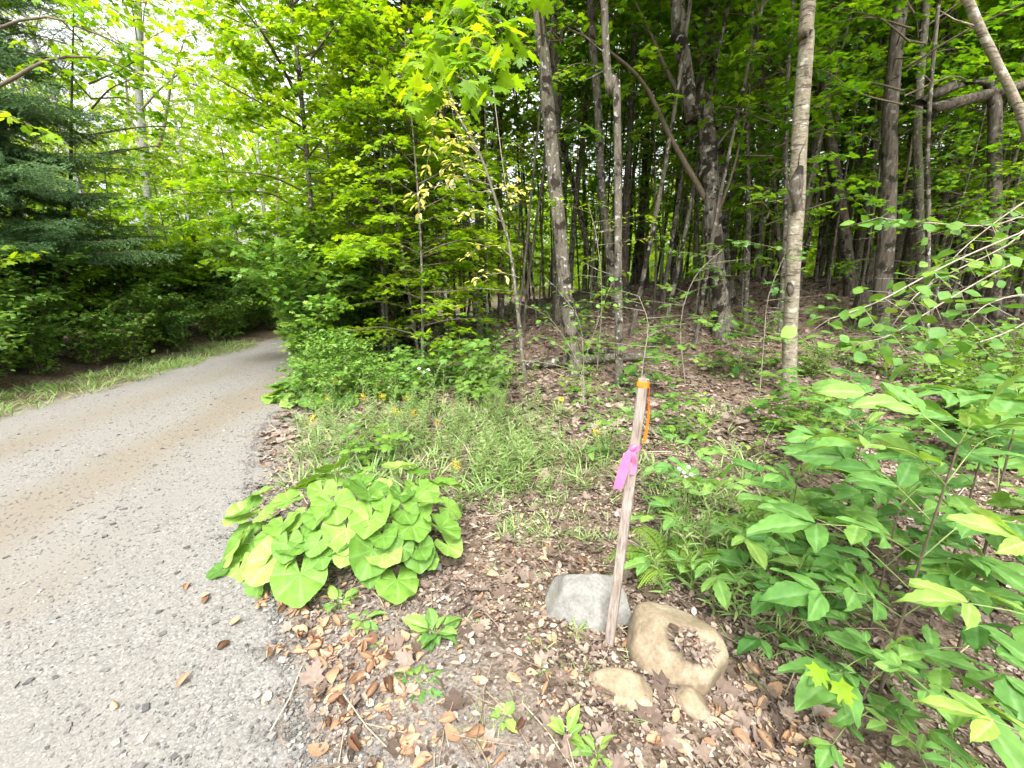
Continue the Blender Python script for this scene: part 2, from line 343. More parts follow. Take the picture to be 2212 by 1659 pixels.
def axis(a, b, n, c0, k):
    s = np.linspace(math.asinh((a - c0) / k), math.asinh((b - c0) / k), n); return c0 + k * np.sinh(s)
gx = axis(-120, 120, 330, -1, 1.2); gy = axis(-60, 160, 330, 2.5, 1.2)
X, Y = np.meshgrid(gx, gy); Z = H(X, Y)
off = np.maximum(X - roadR(Y), roadL(Y) - X)
Z = Z - .03 * sm(-.05, -.35, off)       # the bed under the road sheet
near = 1 - np.clip((X - roadR(Y)) / 1.7, 0, 1); near = np.where(X < roadL(Y), np.clip(1 - (roadL(Y) - X) / .5, 0, 1), near)
i = np.arange(len(gy) - 1)[:, None] * len(gx); j = np.arange(len(gx) - 1)[None]
Fg = np.stack([i + j, i + j + 1, i + len(gx) + j + 1, i + len(gx) + j], -1).reshape(-1, 4)
M['ground'] = ground_mat()
tag(build('ground', [(np.stack([X, Y, Z], -1).reshape(-1, 3), Fg, near.ravel())], M['ground']), kind='structure')
ry = np.concatenate([np.arange(-30, -2, .5), np.arange(-2, 14, .04), np.arange(14, 58, .5)]); nu = 60
u = np.linspace(0, 1, nu)
gr = np.random.default_rng(3)
jag = gr.normal(0, .10, len(ry)) + .09 * np.sin(ry * 4.1) + .06 * np.sin(ry * 9.7 + 1); jag2 = gr.normal(0, .05, len(ry)) + .08 * np.sin(ry * 3.3)
xl = roadL(ry) + jag2 - .05; xr = roadR(ry) + jag
RX = xl[:, None] + (xr - xl)[:, None] * u[None]; RY = np.repeat(ry[:, None], nu, 1)
trk = np.zeros_like(RX)
for tr, wd, am in ((2.45, .42, 1), (1.0, .4, .7), (3.4, .3, .3)):
    trk += am * np.exp(-((RX - roadL(RY)[:] - tr - .05 * np.sin(RY * .9)) / wd) ** 2)
edge = np.minimum(u, 1 - u)[None]
RZ = H(RX, RY) + .012 - .018 * trk - .02 * sm(.03, 0, edge) + .006 * np.sin(RX * 7 + RY * 3)
Rr = .55 * trk + .4 * sm(3.6, 8, RY) * sm(1.2, 2.4, RX - roadL(RY))
i = np.arange(len(ry) - 1)[:, None] * nu; j = np.arange(nu - 1)[None]
Fr = np.stack([i + j, i + j + 1, i + nu + j + 1, i + nu + j], -1).reshape(-1, 4)
tag(build('gravel_road', [(np.stack([RX, RY, RZ], -1).reshape(-1, 3), Fr, Rr.ravel())], road_mat()), kind='structure')

# loose stones on the road
def roadz(x, y):
    t = sum(am * np.exp(-((x - roadL(y) - tr - .05 * np.sin(y * .9)) / wd) ** 2) for tr, wd, am in ((2.45, .42, 1), (1.0, .4, .7), (3.4, .3, .3)))
    return np.where(x < roadR(y) - .03, H(x, y) + .012 - .018 * t + .006 * np.sin(x * 7 + y * 3), H(x, y))
def pebbles(n, seed, ylo, yhi, smin, smax, fn):
    g = np.random.default_rng(seed)
    y = ylo + (yhi - ylo) * g.random(n) ** 2.3; x = fn(g, y)
    k = np.abs(x / np.maximum(y, .3)) < 1.45; x, y = x[k], y[k]; n = len(x)
    base = np.array([(sx, sy, sz) for sx in (-1, 1) for sy in (-1, 1) for sz in (-1, 1)]) * .5
    Fb = np.array([(0, 1, 3, 2), (4, 6, 7, 5), (0, 4, 5, 1), (2, 3, 7, 6), (0, 2, 6, 4), (1, 5, 7, 3)])
    V = base[None] + g.normal(0, .13, (n, 8, 3)); s = (smin + (smax - smin) * g.random(n) ** 3.2)
    V = V * (s[:, None] * np.stack([g.uniform(.8, 1.4, n), g.uniform(.7, 1.1, n), g.uniform(.35, .7, n)], -1))[:, None]
    a = g.uniform(0, 6.28, n); c, sn = np.cos(a)[:, None], np.sin(a)[:, None]
    Vx = V[..., 0] * c - V[..., 1] * sn; Vy = V[..., 0] * sn + V[..., 1] * c
    W = np.stack([Vx + x[:, None], Vy + y[:, None], V[..., 2] + (roadz(x, y) + s * .08)[:, None]], -1)
    return (W.reshape(-1, 3), (Fb[None] + (np.arange(n) * 8)[:, None, None]).reshape(-1, 4), np.repeat(g.random(n), 8))
pb = [pebbles(75000, 5, .7, 11, .0022, .0105, lambda g, y: roadL(y) + (roadR(y) + .25 - roadL(y)) * g.random(len(y)) ** .6),
      pebbles(1300, 6, .75, 6, .009, .028, lambda g, y: roadR(y) - 3.2 + 3.5 * g.random(len(y)) ** .7),
      pebbles(16000, 7, .75, 5, .003, .014, lambda g, y: roadR(y) - .1 + .85 * g.random(len(y)) ** 1.5)]
tag(build('gravel', pb, M['pebble'], smooth=False), 'loose grey stones strewn over the gravel road', 'gravel', kind='stuff')

# ------------------------------------------------------------------ sprays, crowns, trees
class Tree:
    def __init__(s, seed): s.g = np.random.default_rng(seed); s.wood = []; s.p, s.t, s.n, s.s = [], [], [], []
    def twig(s, a, d, ln, lsz, step, flat=.3, r0=.004, droop=.25, pair=True, wood=True):
        g = s.g; d = nrm(d); m = max(2, int(ln / step)); q = np.linspace(0.12, 1, m)
        pts = a + d * (q * ln)[:, None] + np.array([0, 0, -1]) * (droop * ln * q ** 2)[:, None]
        if wood and r0 > 0: s.wood.append(tube(np.concatenate([[a], pts[[m // 2, m - 1]]]), [r0, r0 * .7, r0 * .3], 3))
        side = nrm(np.cross(d, [0, 0, 1]) + g.normal(0, .12, 3))
        for sg in ((1, -1) if pair else (1,)):
            k = len(pts)
            tp = d * g.uniform(.35, .9, (k, 1)) + side * sg * g.uniform(.4, 1.1, (k, 1)) + g.normal(0, .22, (k, 3)); tp[:, 2] -= g.uniform(.0, .45, k)
            if not pair: tp = d + g.normal(0, .5, (k, 3))
            nn = np.array([0, 0, 1.]) + g.normal(0, flat, (k, 3))
            s.p.append(pts + nrm(tp) * lsz * .35 + g.normal(0, lsz * .15, (k, 3))); s.t.append(tp); s.n.append(nn); s.s.append(lsz * g.uniform(.6, 1.15, k))
    def limb(s, P, r0, lsz, tl=.6, ts=.2, ls=.09, start=.25, n=14, droop=.2, spread=1.0, flat=.3, r1=None, sub=True):
        g = s.g; Q = spline(P, n); L = np.linalg.norm(np.diff(Q, axis=0), axis=1).sum()
        s.wood.append(tube(Q, np.linspace(r0, r1 or r0 * .14, n), 5 if r0 < .03 else 7, .03))
        T = np.gradient(Q, axis=0); m = max(2, int(L * (1 - start) / ts))
        for k, q in enumerate(np.linspace(start, 1, m)):
            i = q * (n - 1); i0 = min(int(i), n - 2); a = Q[i0] + (Q[i0 + 1] - Q[i0]) * (i - i0); t = nrm(T[i0])
            sg = 1 if k % 2 else -1
            sd_ = nrm(np.cross(t, [0, 0, 1]) + 1e-3) * sg
            d = t * g.uniform(.4, .9) + sd_ * spread * g.uniform(.5, 1.1) + np.array([0, 0, g.normal(.08, .2)])
            ln = tl * g.uniform(.5, 1.15) * (1.1 - .55 * q)
            s.twig(a, d, ln, lsz, ls, flat, max(.002, r0 * .18), droop)
            if sub and ln > .45:
                b = a + nrm(d) * ln * .5
                s.twig(b, nrm(d) + np.cross(nrm(d), [0, 0, 1]) * g.choice([-1, 1]) * .9, ln * .6, lsz, ls, flat, .002, droop)
        s.twig(Q[-1], T[-1], tl * .5, lsz, ls, flat, .002, droop)
    def crown(s, z0, z1, nb, rad, lsz, ax=lambda z: np.zeros(2), up=.35, prof=None, r0=.013, **kw):
        g = s.g
        for k in range(nb):
            f = (k + g.random()) / nb; z = z0 + (z1 - z0) * f; az = k * 2.4 + g.normal(0, .5)
            R = rad * (prof(f) if prof else (1 - .75 * f ** 1.5)) * g.uniform(.65, 1.2)
            d = np.array([cos(az), sin(az), 0]); c = np.array([*ax(z), z])
            P = [c, c + d * R * .4 + [0, 0, R * up * .55], c + d * R * .8 + [0, 0, R * up * .7], c + d * R + [0, 0, R * up * .55]]
            P = np.array(P) + g.normal(0, R * .04, (4, 3)) * np.array([0, 1, 1, 1])[:, None]
            s.limb(P, r0 * (R / rad + .3), lsz, **kw)
    def leaves(s, tpl, keep=1.0):
        p, t, n, z = (np.concatenate(q) for q in (s.p, s.t, s.n, s.s)); g = s.g
        k = g.random(len(p)) < keep
        # clumps of a similar shade: low frequency noise on position plus own randomness
        c = .5 + .25 * np.sin(p @ np.array([1.7, 2.3, 2.9]) + 1) * np.sin(p @ np.array([-2.1, 1.3, 1.1])) + g.normal(0, .2, len(p))
        return [scatter(tpl, p[k], t[k], n[k], z[k], np.clip(c, 0, 1)[k])]
    def nleaf(s): return sum(len(q) for q in s.p)

def gen_tree(name, seed, h, tr, z0, nb, rad, lsz, tpl, leaf, bark, up=.35, lean=.3, prof=None, keep=1., **kw):
    T = Tree(seed); g = T.g; ph = g.uniform(0, 6.28, 2)
    dx, dy = g.normal(0, lean, 2)
    ax = lambda z: np.array([dx * z / h + .05 * sin(z * .8 + ph[0]), dy * z / h + .05 * sin(z * .7 + ph[1])]) - np.array([.05 * sin(ph[0]), .05 * sin(ph[1])])
    zs = np.concatenate([[-.25, 0, .25], np.linspace(.8, h, 16)])
    P = np.array([[*ax(z), z] for z in zs]); R = tr * (1 - .85 * np.clip(zs, 0, h) / h) * np.where(zs < .2, 1.3, 1)
    T.crown(z0, h * .98, nb, rad, lsz, ax, up, prof, **kw)
    parts = [('trunk', build('trunk', [tube(P, R, 9, .04, seed=seed)], M[bark], link=False)),
             ('limbs', build('limbs', T.wood, M['twig'], link=False)),
             ('crown', build('crown', T.leaves(tpl, keep), M[leaf], link=False))]
    return dict(name=name, parts=parts, n=T.nleaf())

KN = dict(tl=.75, ts=.24, ls=.085)
SAP = [gen_tree('maple_sapling', 100 + k, h, tr, z0, nb, rad, .115, MAPLE2, 'maple', 'bark_thin', up=.25, **KN)
       for k, (h, tr, z0, nb, rad) in enumerate([(6.5, .035, 1.6, 30, 1.6), (7.5, .045, 2.2, 32, 1.8), (5.2, .03, 1.0, 26, 1.3), (8, .05, 3, 30, 2.0)])]
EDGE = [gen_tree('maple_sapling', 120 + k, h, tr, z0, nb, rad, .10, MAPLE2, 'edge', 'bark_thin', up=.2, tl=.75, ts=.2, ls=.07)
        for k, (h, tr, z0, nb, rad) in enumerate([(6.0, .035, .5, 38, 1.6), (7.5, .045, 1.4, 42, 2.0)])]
POLE = [gen_tree('forest_tree', 140 + k, h, tr, z0, nb, rad, .14, MAPLE2, 'maple', bk, up=.5, tl=.95, ts=.3, ls=.12)
        for k, (h, tr, z0, nb, rad, bk) in enumerate([(13, .08, 4.2, 31, 2.3, 'bark_thin'), (14, .10, 5.5, 31, 2.6, 'bark_maple'), (12, .065, 3.5, 28, 2.0, 'bark_maple'), (15, .13, 6, 33, 3.0, 'bark_dark')])]
FARP = [gen_tree('forest_tree', 160 + k, h, tr, z0, nb, rad, .20, QUAD, lf, bk, up=.4, tl=1.1, ts=.42, ls=.17, sub=False)
        for k, (h, tr, z0, nb, rad, lf, bk) in enumerate([(13, .10, 2.5, 36, 2.6, 'maple', 'bark_thin'), (15, .12, 4, 34, 3.0, 'maple', 'bark_maple'), (12, .07, 1.5, 38, 2.4, 'edge', 'bark_dark')])]
PALE = [gen_tree('aspen_tree', 170 + k, 14, .11, 3.5, 44, 2.6, .10, QUAD, 'pale', 'bark_pale', up=.7, tl=.9, ts=.3, ls=.09) for k in range(2)]

def bush(seed, h, ns, tpl, leaf, lsz, name='shrub', spread=.6):
    T = Tree(seed); g = T.g
    for k in range(ns):
        az = k * 2.4 + g.normal(0, .3); r = spread * g.uniform(.3, 1.1); hh = h * g.uniform(.55, 1.1)
        d = np.array([cos(az), sin(az), 0])
        P = [d * .05 + [0, 0, -.05], d * r * .35 + [0, 0, hh * .5], d * r * .8 + [0, 0, hh * .88], d * r * 1.25 + [0, 0, hh]]
        T.limb(np.array(P), .008, lsz, tl=.45, ts=.085, ls=.065, start=.10, droop=.22, sub=False, flat=.4)
    return dict(name=name, parts=[('stems', build('stems', T.wood, M['twig'], link=False)), ('foliage', build('foliage', T.leaves(tpl), M[leaf], link=False))], n=T.nleaf())
BUSH = [bush(200, 1.5, 13, OV, 'bush', .095), bush(201, 2.1, 14, MAPLE2, 'bush', .115, spread=.8), bush(202, 1.0, 12, OV, 'bush', .085, spread=.5), bush(203, 1.8, 13, OV, 'hazel', .095, spread=.75)]
def seedling(seed, h, tpl, leaf, lsz, nl, name):
    g = np.random.default_rng(seed); T = Tree(seed)
    P = spline(np.array([[0, 0, -.03], [g.normal(0, .03), g.normal(0, .03), h * .5], [g.normal(0, .06), g.normal(0, .06), h]]), 6)
    T.wood.append(tube(P, np.linspace(.005, .002, 6), 4))
    for k in range(nl):
        q = .35 + .65 * (k // 2 * 2) / max(nl - 1, 1); a = P[min(5, int(q * 5))]; az = k * pi + (k // 2) * 1.6 + g.normal(0, .3)
        d = np.array([cos(az), sin(az), .25 + g.normal(0, .15)])
        T.twig(a, d, .22 * g.uniform(.7, 1.3) * (h / .4) ** .5, lsz, .055, .25, .0015, .3)
    return dict(name=name, parts=[('stem', build('stem', T.wood, M['stalk'], link=False)), ('foliage', build('foliage', T.leaves(tpl), M[leaf], link=False))])
SEED = [seedling(220, .35, MAPLE, 'bush', .085, 6, 'maple_seedling'), seedling(221, .5, OV, 'herb', .085, 9, 'undergrowth_plant'), seedling(222, .28, OV, 'bush', .07, 6, 'undergrowth_plant'), seedling(223, .7, MAPLE, 'hazel', .09, 9, 'maple_seedling')]

# ---- trees of the wood at the right that one can tell apart
def tree(name, label, pts, Y0, bark, w0, w1, top=13, group=None, crown=None, csc=1, cz=0, cat='tree', lean=0, extra=None, n=26, sides=12, wob=.045):
    """pts: pixels up the trunk, first = its foot on the ground"""
    base = G(*pts[0]) if Y0 is None else None
    if base is None:
        p = D(pts[0][0], pts[0][1], Y0); base = np.array([p[0], p[1], Hf(p[0], p[1])])
    Yb = base[1]
    P = [base - [0, 0, .3], base] + [D(px, py, Yb + lean * k) for k, (px, py) in enumerate(pts[1:], 1)]
    P = np.array(P); d = nrm(P[-1] - P[-2]); d = nrm(d + [0, 0, .8]); k = (top - P[-1][2]) / max(d[2], .3)
    if k > 0: P = np.concatenate([P, [P[-1] + d * k * .5, P[-1] + d * k]])
    Q = spline(P, n); zz = Q[:, 2] - base[2]; dd = dep(base)
    r0 = w0 / 2 * dd / F; vis = P[len(pts)][2] - base[2]; r1 = w1 / 2 * dd / F; kc = dd / np.hypot(base[0], base[1]); r0 *= kc; r1 *= kc
    R = np.interp(zz, [-.3, 0, .3, max(vis, .6), max(top, vis + .1)], [r0 * 1.5, r0 * 1.3, r0, r1, r1 * .25])
    t = thing(name, label, cat, tuple(base), group)
    gd = np.random.default_rng(abs(int(pts[0][0])) + 5); ch = [tube(Q, R, sides, wob, seed=abs(int(pts[0][0])))]
    for k in range(7 if sides > 8 else 3):
        zi = gd.uniform(.8, 5.5); a = np.array([np.interp(zi, Q[:, 2], Q[:, 0]), np.interp(zi, Q[:, 2], Q[:, 1]), zi]); az = gd.uniform(0, 6.28); L_ = gd.uniform(.15, .8)
        d_ = np.array([cos(az), sin(az), gd.uniform(-.1, .6)]) * L_; ch.append(tube(np.array([a, a + d_ * .5 + gd.normal(0, .03, 3), a + d_ + gd.normal(0, .05, 3)]), [.010, .006, .002], 5))
    build('trunk', ch, M[bark], t, base)
    if crown:
        tp = np.array([np.interp(crown[1], Q[:, 2], Q[:, 0]), np.interp(crown[1], Q[:, 2], Q[:, 1])])
        for nme, me in crown[0]['parts'][1:]:
            o = obj(nme, me, t); o.location = (tp[0] - base[0], tp[1] - base[1], crown[1] - crown[2] - base[2]); o.scale = (csc,) * 3; o.rotation_euler = (0, 0, pts[0][0] % 6)
    return t, base, Q
def limbs_on(t, base, T, leaf, tpl, wood='twig', keep=1., names=('limbs', 'foliage')):
    build(names[0], T.wood, M[wood], t, base); build(names[1], T.leaves(tpl, keep), M[leaf], t, base)

tA, bA, QA = tree('maple_tree', 'thick mottled grey trunk leaning left, nearest the wispy shrub', [(1245, 812), (1222, 640), (1207, 480), (1190, 300), (1175, 130), (1163, 0)], None, 'bark_maple', 29, 22, crown=(POLE[1], 7, 6.2))
TA = Tree(1)          # limb reaching out over the clearing, big backlit leaves
TA.limb(np.array([QA[16], D(1130, -420, 5.2), D(1080, -150, 3.7), D(1040, 40, 2.9), D(985, 165, 2.55)]), .02, .10, tl=.40, ts=.075, ls=.075, start=.5, droop=.3, flat=.55, n=20, r1=.003)
TA.limb(np.array([D(1080, -150, 3.7), D(1010, -20, 3.3), D(950, 60, 3.0), D(915, 130, 2.8)]), .008, .10, tl=.38, ts=.08, ls=.085, start=.2, droop=.3, flat=.55, r1=.002)
limbs_on(tA, bA, TA, 'edge', MAPLE, names=('low_limb', 'foliage'))
tB, bB, QB = tree('maple_tree', 'slim straight grey trunk just left of the stake top, right of the leaning one', [(1338, 832), (1336, 640), (1332, 190), (1318, 200), (1305, 0)], None, 'bark_maple', 17, 13, crown=(POLE[0], 7, 6))
tree('maple_tree', 'thin grey trunk with a dark knot, close left of the slim straight trunk', [(1335, 690), (1318, 560), (1300, 400), (1290, 200), (1278, 60)], None, 'bark_maple', 19, 15, crown=(POLE[2], 7.5, 5))
tD, bD, QD = tree('big_maple_tree', 'biggest maple with dark cracked bark and spreading limbs, right of centre', [(1562, 728), (1545, 560), (1520, 190), (1500, 270), (1478, 130), (1462, 0)], None, 'bark_mottle', 44, 28, top=15, crown=(POLE[3], 8, 7), csc=1.25)
TD = Tree(2); Yd = bD[1]
def pl(Y, *pp): return np.array([D(a, b, Y + c) for a, b, c in pp])
for P, r in ((pl(Yd, (1524, 430, 0), (1450, 300, -.2), (1390, 180, -.4), (1300, 100, -.7), (1180, 40, -1)), .055), (pl(Yd, (1498, 260, 0), (1440, 150, .3), (1400, 60, .5), (1340, -60, .8)), .05),
             (pl(Yd, (1535, 500, 0), (1580, 380, -.3), (1610, 250, -.4), (1640, 60, -.6)), .03), (pl(Yd, (1510, 380, 0), (1560, 300, 0), (1620, 240, .3), (1700, 150, .6)), .03)):
    TD.limb(P, r, .14, tl=.9, ts=.3, ls=.12, start=.35)
limbs_on(tD, bD, TD, 'maple', MAPLE2, 'twig')
tree('maple_tree', 'grey blotched trunk standing right behind the biggest maple', [(1572, 655), (1556, 480), (1548, 300), (1540, 100), (1535, 0)], None, 'bark_mottle', 32, 24, crown=(POLE[1], 8.5, 6))
tE, bE, QE = tree('birch_tree', 'tall pale birch with peeling bark and a dark scar at mid height', [(1703, 858), (1708, 700), (1714, 560), (1722, 400), (1730, 250), (1742, 80), (1746, 0)], None, 'bark_birch', 33, 28, crown=(POLE[3], 8, 7))
build('bark_scar', [tube(np.array([D(1722, 455, bE[1] - .12), D(1716, 400, bE[1] - .16), D(1730, 360, bE[1] - .1)]), [.03, .09, .03], 8, .15)], M['bark_dark'], tE, bE)
build('bark_scar', [tube(np.array([D(1708, 640, bE[1] - .15), D(1706, 625, bE[1] - .17), D(1706, 610, bE[1] - .15)]), [.02, .05, .02], 8, .15)], M['bark_dark'], tE, bE)
tree('dark_tree', 'dark rough trunk leaning left, next on the right of the pale birch', [(1838, 640), (1826, 520), (1808, 400), (1780, 230), (1760, 100)], None, 'bark_dark', 30, 24, crown=(POLE[3], 8, 6.5))
tree('dark_tree', 'thick straight dark trunk with furrowed bark, second from the pale birch on its right', [(1900, 765), (1905, 640), (1915, 500), (1922, 330), (1930, 150)], None, 'bark_dark', 42, 31, top=14, crown=(POLE[3], 8, 6.5), csc=1.1)
tree('forest_tree', 'slender brown trunk with a paler stem beside it, behind the arching leafy shrub', [(1990, 720), (1988, 560), (1985, 400), (1985, 200)], None, 'bark_thin', 24, 18, crown=(POLE[2], 7, 5))
tree('pole_tree', 'thin pale stem standing against the dark trunks at the right', [(2002, 800), (2004, 640), (2006, 480), (2010, 200)], None, 'bark_maple', 11, 9, crown=(SAP[3], 5, 4))
tree('dark_tree', 'dark trunk near the right edge of the photo behind the drooping twigs', [(2150, 790), (2148, 620), (2150, 190), (2160, 200)], None, 'bark_dark', 35, 29, top=14, crown=(POLE[3], 8, 6.5))
tH, bH, QH = tree('birch_tree', 'crooked pale birch bending out of the upper right corner', [(2330, 900), (2300, 600), (2215, 275), (2150, 130), (2100, 20), (2060, -120)], 4.6, 'bark_birch', 30, 20, top=9, crown=(POLE[0], 7, 6))
for k, (a, b, c, d_, w_) in enumerate([(835, 762, 770, 300, 25), (848, 765, 815, 300, 24), (800, 728, 735, 380, 12), (945, 745, 890, 390, 13), (932, 742, 905, 390, 9), (1038, 735, 985, 330, 19)]):
    lb = ['left of a pair of dark trunks sharing a foot at the edge of the wood', 'right of a pair of dark trunks sharing a foot at the edge of the wood', 'thin bent stem left of the pair of dark trunks', 'thin leaning stem between the dark pair and the fallen log', 'thinnest pale stem just left of the fallen log', 'straight grey trunk rising beside the yellow leaved sapling'][k]
    tree('maple_tree', lb, [(a, b), (a + (c - a) * .45, b + (d_ - b) * .5), (c, d_), (c - 12, d_ - 220)], None, 'bark_maple' if k not in (0, 1) else 'bark_dark', w_, w_ * .75, top=10 + k % 3, crown=((EDGE[1], 4.5, 3.2) if k in (2, 3, 4) else (POLE[2], 6, 4.6)))
tree('dead_tree', 'thick pale dead snag, dark and mossy, behind the low leafy branches far right', [(1880, 700), (1868, 660), (1880, 610)], None, 'bark_dark', 60, 34, top=2.2)
# thin fallen-over poles between
for k, (a, b, c, d_) in enumerate([(1420, 600, 1395, 250), (1690, 640, 1640, 100), (1685, 735, 1700, 200), (1290, 640, 1200, 250), (1475, 560, 1440, 220), (1610, 700, 1615, 250), (2100, 690, 2060, 150), (1140, 640, 1080, 330)]):
    tree('pole_tree', 'thin straight grey pole of a young tree among the thicker trunks', [(a, b), ((a + c) / 2 + 4, (b + d_) / 2), (c, d_)], None, 'bark_maple', 12, 9, top=8, group='thin poles among the nearer trunks', crown=(SAP[k % 4], 5, 3.6), sides=8)

# yellow-leaved sapling
tY, bY, QY = tree('yellow_sapling', 'slender leaning sapling with pale yellow leaves in front of the dark wood', [(1135, 690), (1105, 560), (1070, 430), (1035, 330), (985, 240)], 6.2, 'bark_thin', 9, 4, top=4.6, sides=7)
TY = Tree(3); Yy = bY[1]
for a in [((1040, 340), (1000, 300), (950, 265)), ((1035, 330), (1010, 305), (985, 300)), ((1060, 400), (1000, 385), (950, 400), (905, 415)), ((1062, 410), (1010, 400), (960, 190), (910, 430)), ((1055, 380), (1020, 360), (985, 372)), ((1085, 480), (1040, 455), (1005, 462)),
          ((1110, 560), (1070, 530), (1020, 545)), ((1122, 600), (1085, 590), (1040, 598)), ((1065, 190), (1095, 415), (1115, 410)), ((1045, 350), (1000, 335), (975, 350))]:
    TY.limb(pl(Yy, *[(x, y, -.1 * i) for i, (x, y) in enumerate(a)]), .006, .11, tl=.24, ts=.11, ls=.08, start=.35, n=8, sub=False, droop=.15)
limbs_on(tY, bY, TY, 'yellow', lance(.24, 4), 'greytwig')

# ---- limbs over the road: from a maple at the right edge of the road, and one at the left
tR, bR, QR = tree('roadside_maple', 'bright roadside maple with branches reaching left over the gravel road', [(700, 770), (690, 640), (675, 480), (660, 300), (640, 100)], 8.2, 'bark_maple', 11, 8, top=9, crown=(EDGE[1], 5.5, 3), csc=1.1)
TR = Tree(4); Yr = bR[1]
for P, tl in ((pl(Yr, (675, 480, 0), (590, 420, -.4), (480, 415, -.8), (390, 420, -1.2), (320, 440, -1.4)), .75), (pl(Yr, (680, 520, 0), (600, 470, -.5), (500, 470, -.9), (420, 490, -1.1)), .6), (pl(Yr, (670, 420, 0), (580, 380, -.3), (480, 370, -.6), (430, 365, -.8)), .5),
              (pl(Yr, (655, 260, 0), (600, 200, -.4), (540, 130, -.8), (470, 60, -1.2)), .8), (pl(Yr, (655, 220, 0), (600, 130, -.4), (560, 60, -.9), (520, -20, -1.2)), .8),
              (pl(Yr, (665, 330, 0), (600, 290, -.3), (540, 260, -.7), (520, 250, -.9)), .7), (pl(Yr, (650, 160, 0), (720, 60, -.8), (760, 10, -1.4)), .8), (pl(Yr, (665, 340, 0), (740, 250, -.7), (800, 200, -1.2)), .7)):
    TR.limb(P, .02, .10, tl=tl, ts=.11, ls=.06, start=.25, flat=.4)
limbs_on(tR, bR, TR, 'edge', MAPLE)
tL, bL, QL = tree('roadside_maple', 'maple at the left edge whose dark crooked limb hangs across the upper corner', [(-320, 900), (-300, 600), (-250, 300), (-200, 100)], 4.6, 'bark_dark', 60, 40, top=9)
TL = Tree(5)
for P, r, tl in ((pl(4.9, (-230, 300, 0), (0, 185, 0), (110, 128, .1), (220, 128, .2), (300, 160, .3), (385, 172, .4)), .022, .45), (pl(4.9, (-210, 150, 0), (60, 40, .2), (200, 70, .3), (330, 130, .5), (440, 170, .8)), .016, .6),
                 (pl(4.9, (-200, 60, 0), (0, -20, -.3), (160, -20, -.4), (280, 40, -.2)), .016, .7), (pl(4.6, (-260, 260, 0), (-60, 225, -.2), (20, 250, -.3), (95, 285, -.3)), .015, .25)):
    TL.limb(P, r, .09, tl=tl * .85, ts=.2, ls=.09, start=.35, flat=.4)
limbs_on(tL, bL, TL, 'edge', MAPLE2, 'twig')

# ---- left bank
tS = G(45, 740); tS = np.array([-8.6, 7.5, Hf(-8.6, 7.5)])
def spruce(seed, h, rad, z0):
    T = Tree(seed); g = T.g; ch = []
    blades = []
    for k in range(12):
        a = k * 2.4; x = k / 12
        blades.append(((x, 0, 0), (x + .25, .16 * cos(a), .16 * sin(a)), (x + .10, .03 * cos(a + 1.5), .03 * sin(a + 1.5))))
    V = np.array(blades).reshape(-1, 3); Fc = np.arange(len(V)).reshape(-1, 3)
    z = z0
    while z < h - .3:
        R = rad * (1 - (z / h)) ** .8
        for k in range(8):
            az = g.uniform(0, 6.28); d = np.array([cos(az), sin(az), 0]); r = R * g.uniform(.7, 1.1)
            P = spline(np.array([[0, 0, z], d * r * .5 + [0, 0, z - r * .12], d * r + [0, 0, z - r * .1]]), 8); T.wood.append(tube(P, np.linspace(.014, .003, 8), 4))
            m = int(r / .055)
            for q in np.linspace(.12, 1, max(m, 3)):
                i = q * 7; i0 = min(int(i), 6); a = P[i0] + (P[i0 + 1] - P[i0]) * (i - i0)
                for sg in (-1, 1):
                    sd_ = np.array([-d[1], d[0], 0]) * sg; L = .55 * (1.05 - q) * r / rad * 1.1 + .12
                    dd = nrm(d * .7 + sd_ + [0, 0, -.35 + g.normal(0, .15)]); kk = max(1, int(L / .085))
                    for s_ in range(kk): T.p.append((a + dd * s_ * .085)[None] + g.normal(0, .012, (1, 3))); T.t.append((dd + g.normal(0, .25, 3))[None]); T.n.append(g.normal(0, 1, (1, 3))); T.s.append(np.array([.17]))
        z += .19
    return T, (V, Fc)
TS, NT = spruce(6, 10.5, 2.8, 2.0)
sp = dict(name='spruce_tree', parts=[('trunk', build('trunk', [tube(np.array([[0, 0, -.3], [0, 0, 3], [0, 0, 10.5]]), [.17, .12, .01], 9)], M['bark_dark'], link=False)), ('limbs', build('limbs', TS.wood, M['twig'], link=False)), ('crown', build('crown', TS.leaves(NT), M['spruce'], link=False))])
print('spruce', TS.nleaf())
place(sp, 'dark blue green spruce on the left bank above the road', 'tree', tuple(tS), 0)
place(sp, 'smaller dark spruce half hidden behind the big one on the left bank', 'tree', (-13.5, 8.6, Hf(-13.5, 8.6)), 2, .95)
tree('birch_tree', 'pale birch trunk leaning out of the shrubs at the left edge', [(85, 725), (62, 620), (40, 480), (25, 380), (5, 280)], 8.4, 'bark_birch', 26, 20, top=10, crown=(FARP[2], 8, 4))
tree('dark_tree', 'thin dark crooked trunk with a fork left of the road shrubs', [(150, 690), (143, 600), (130, 520), (150, 440)], 8.6, 'bark_dark', 13, 9, top=6, crown=(SAP[0], 5, 3))
tT, bT, QT = tree('aspen_tree', 'tall pale grey aspen forking high above the left shrubs', [(325, 640), (322, 500), (318, 400), (312, 330), (300, 200), (298, 0)], 15, 'bark_pale', 20, 15, top=15, crown=(PALE[0], 9, 6))
TT = Tree(8); Yt = 15
for P, r in ((pl(Yt, (316, 380, 0), (350, 290, -.3), (370, 180, -.4), (400, 80, -.6)), .08), (pl(Yt, (314, 350, 0), (280, 250, .4), (265, 120, .5), (230, 20, .7)), .06), (pl(Yt, (317, 370, 0), (380, 330, -.3), (430, 320, -.6)), .03), (pl(Yt, (302, 240, 0), (360, 180, -.3), (450, 120, -.6)), .04)):
    TT.limb(P, r, .12, tl=1.1, ts=.28, ls=.12, start=.25)
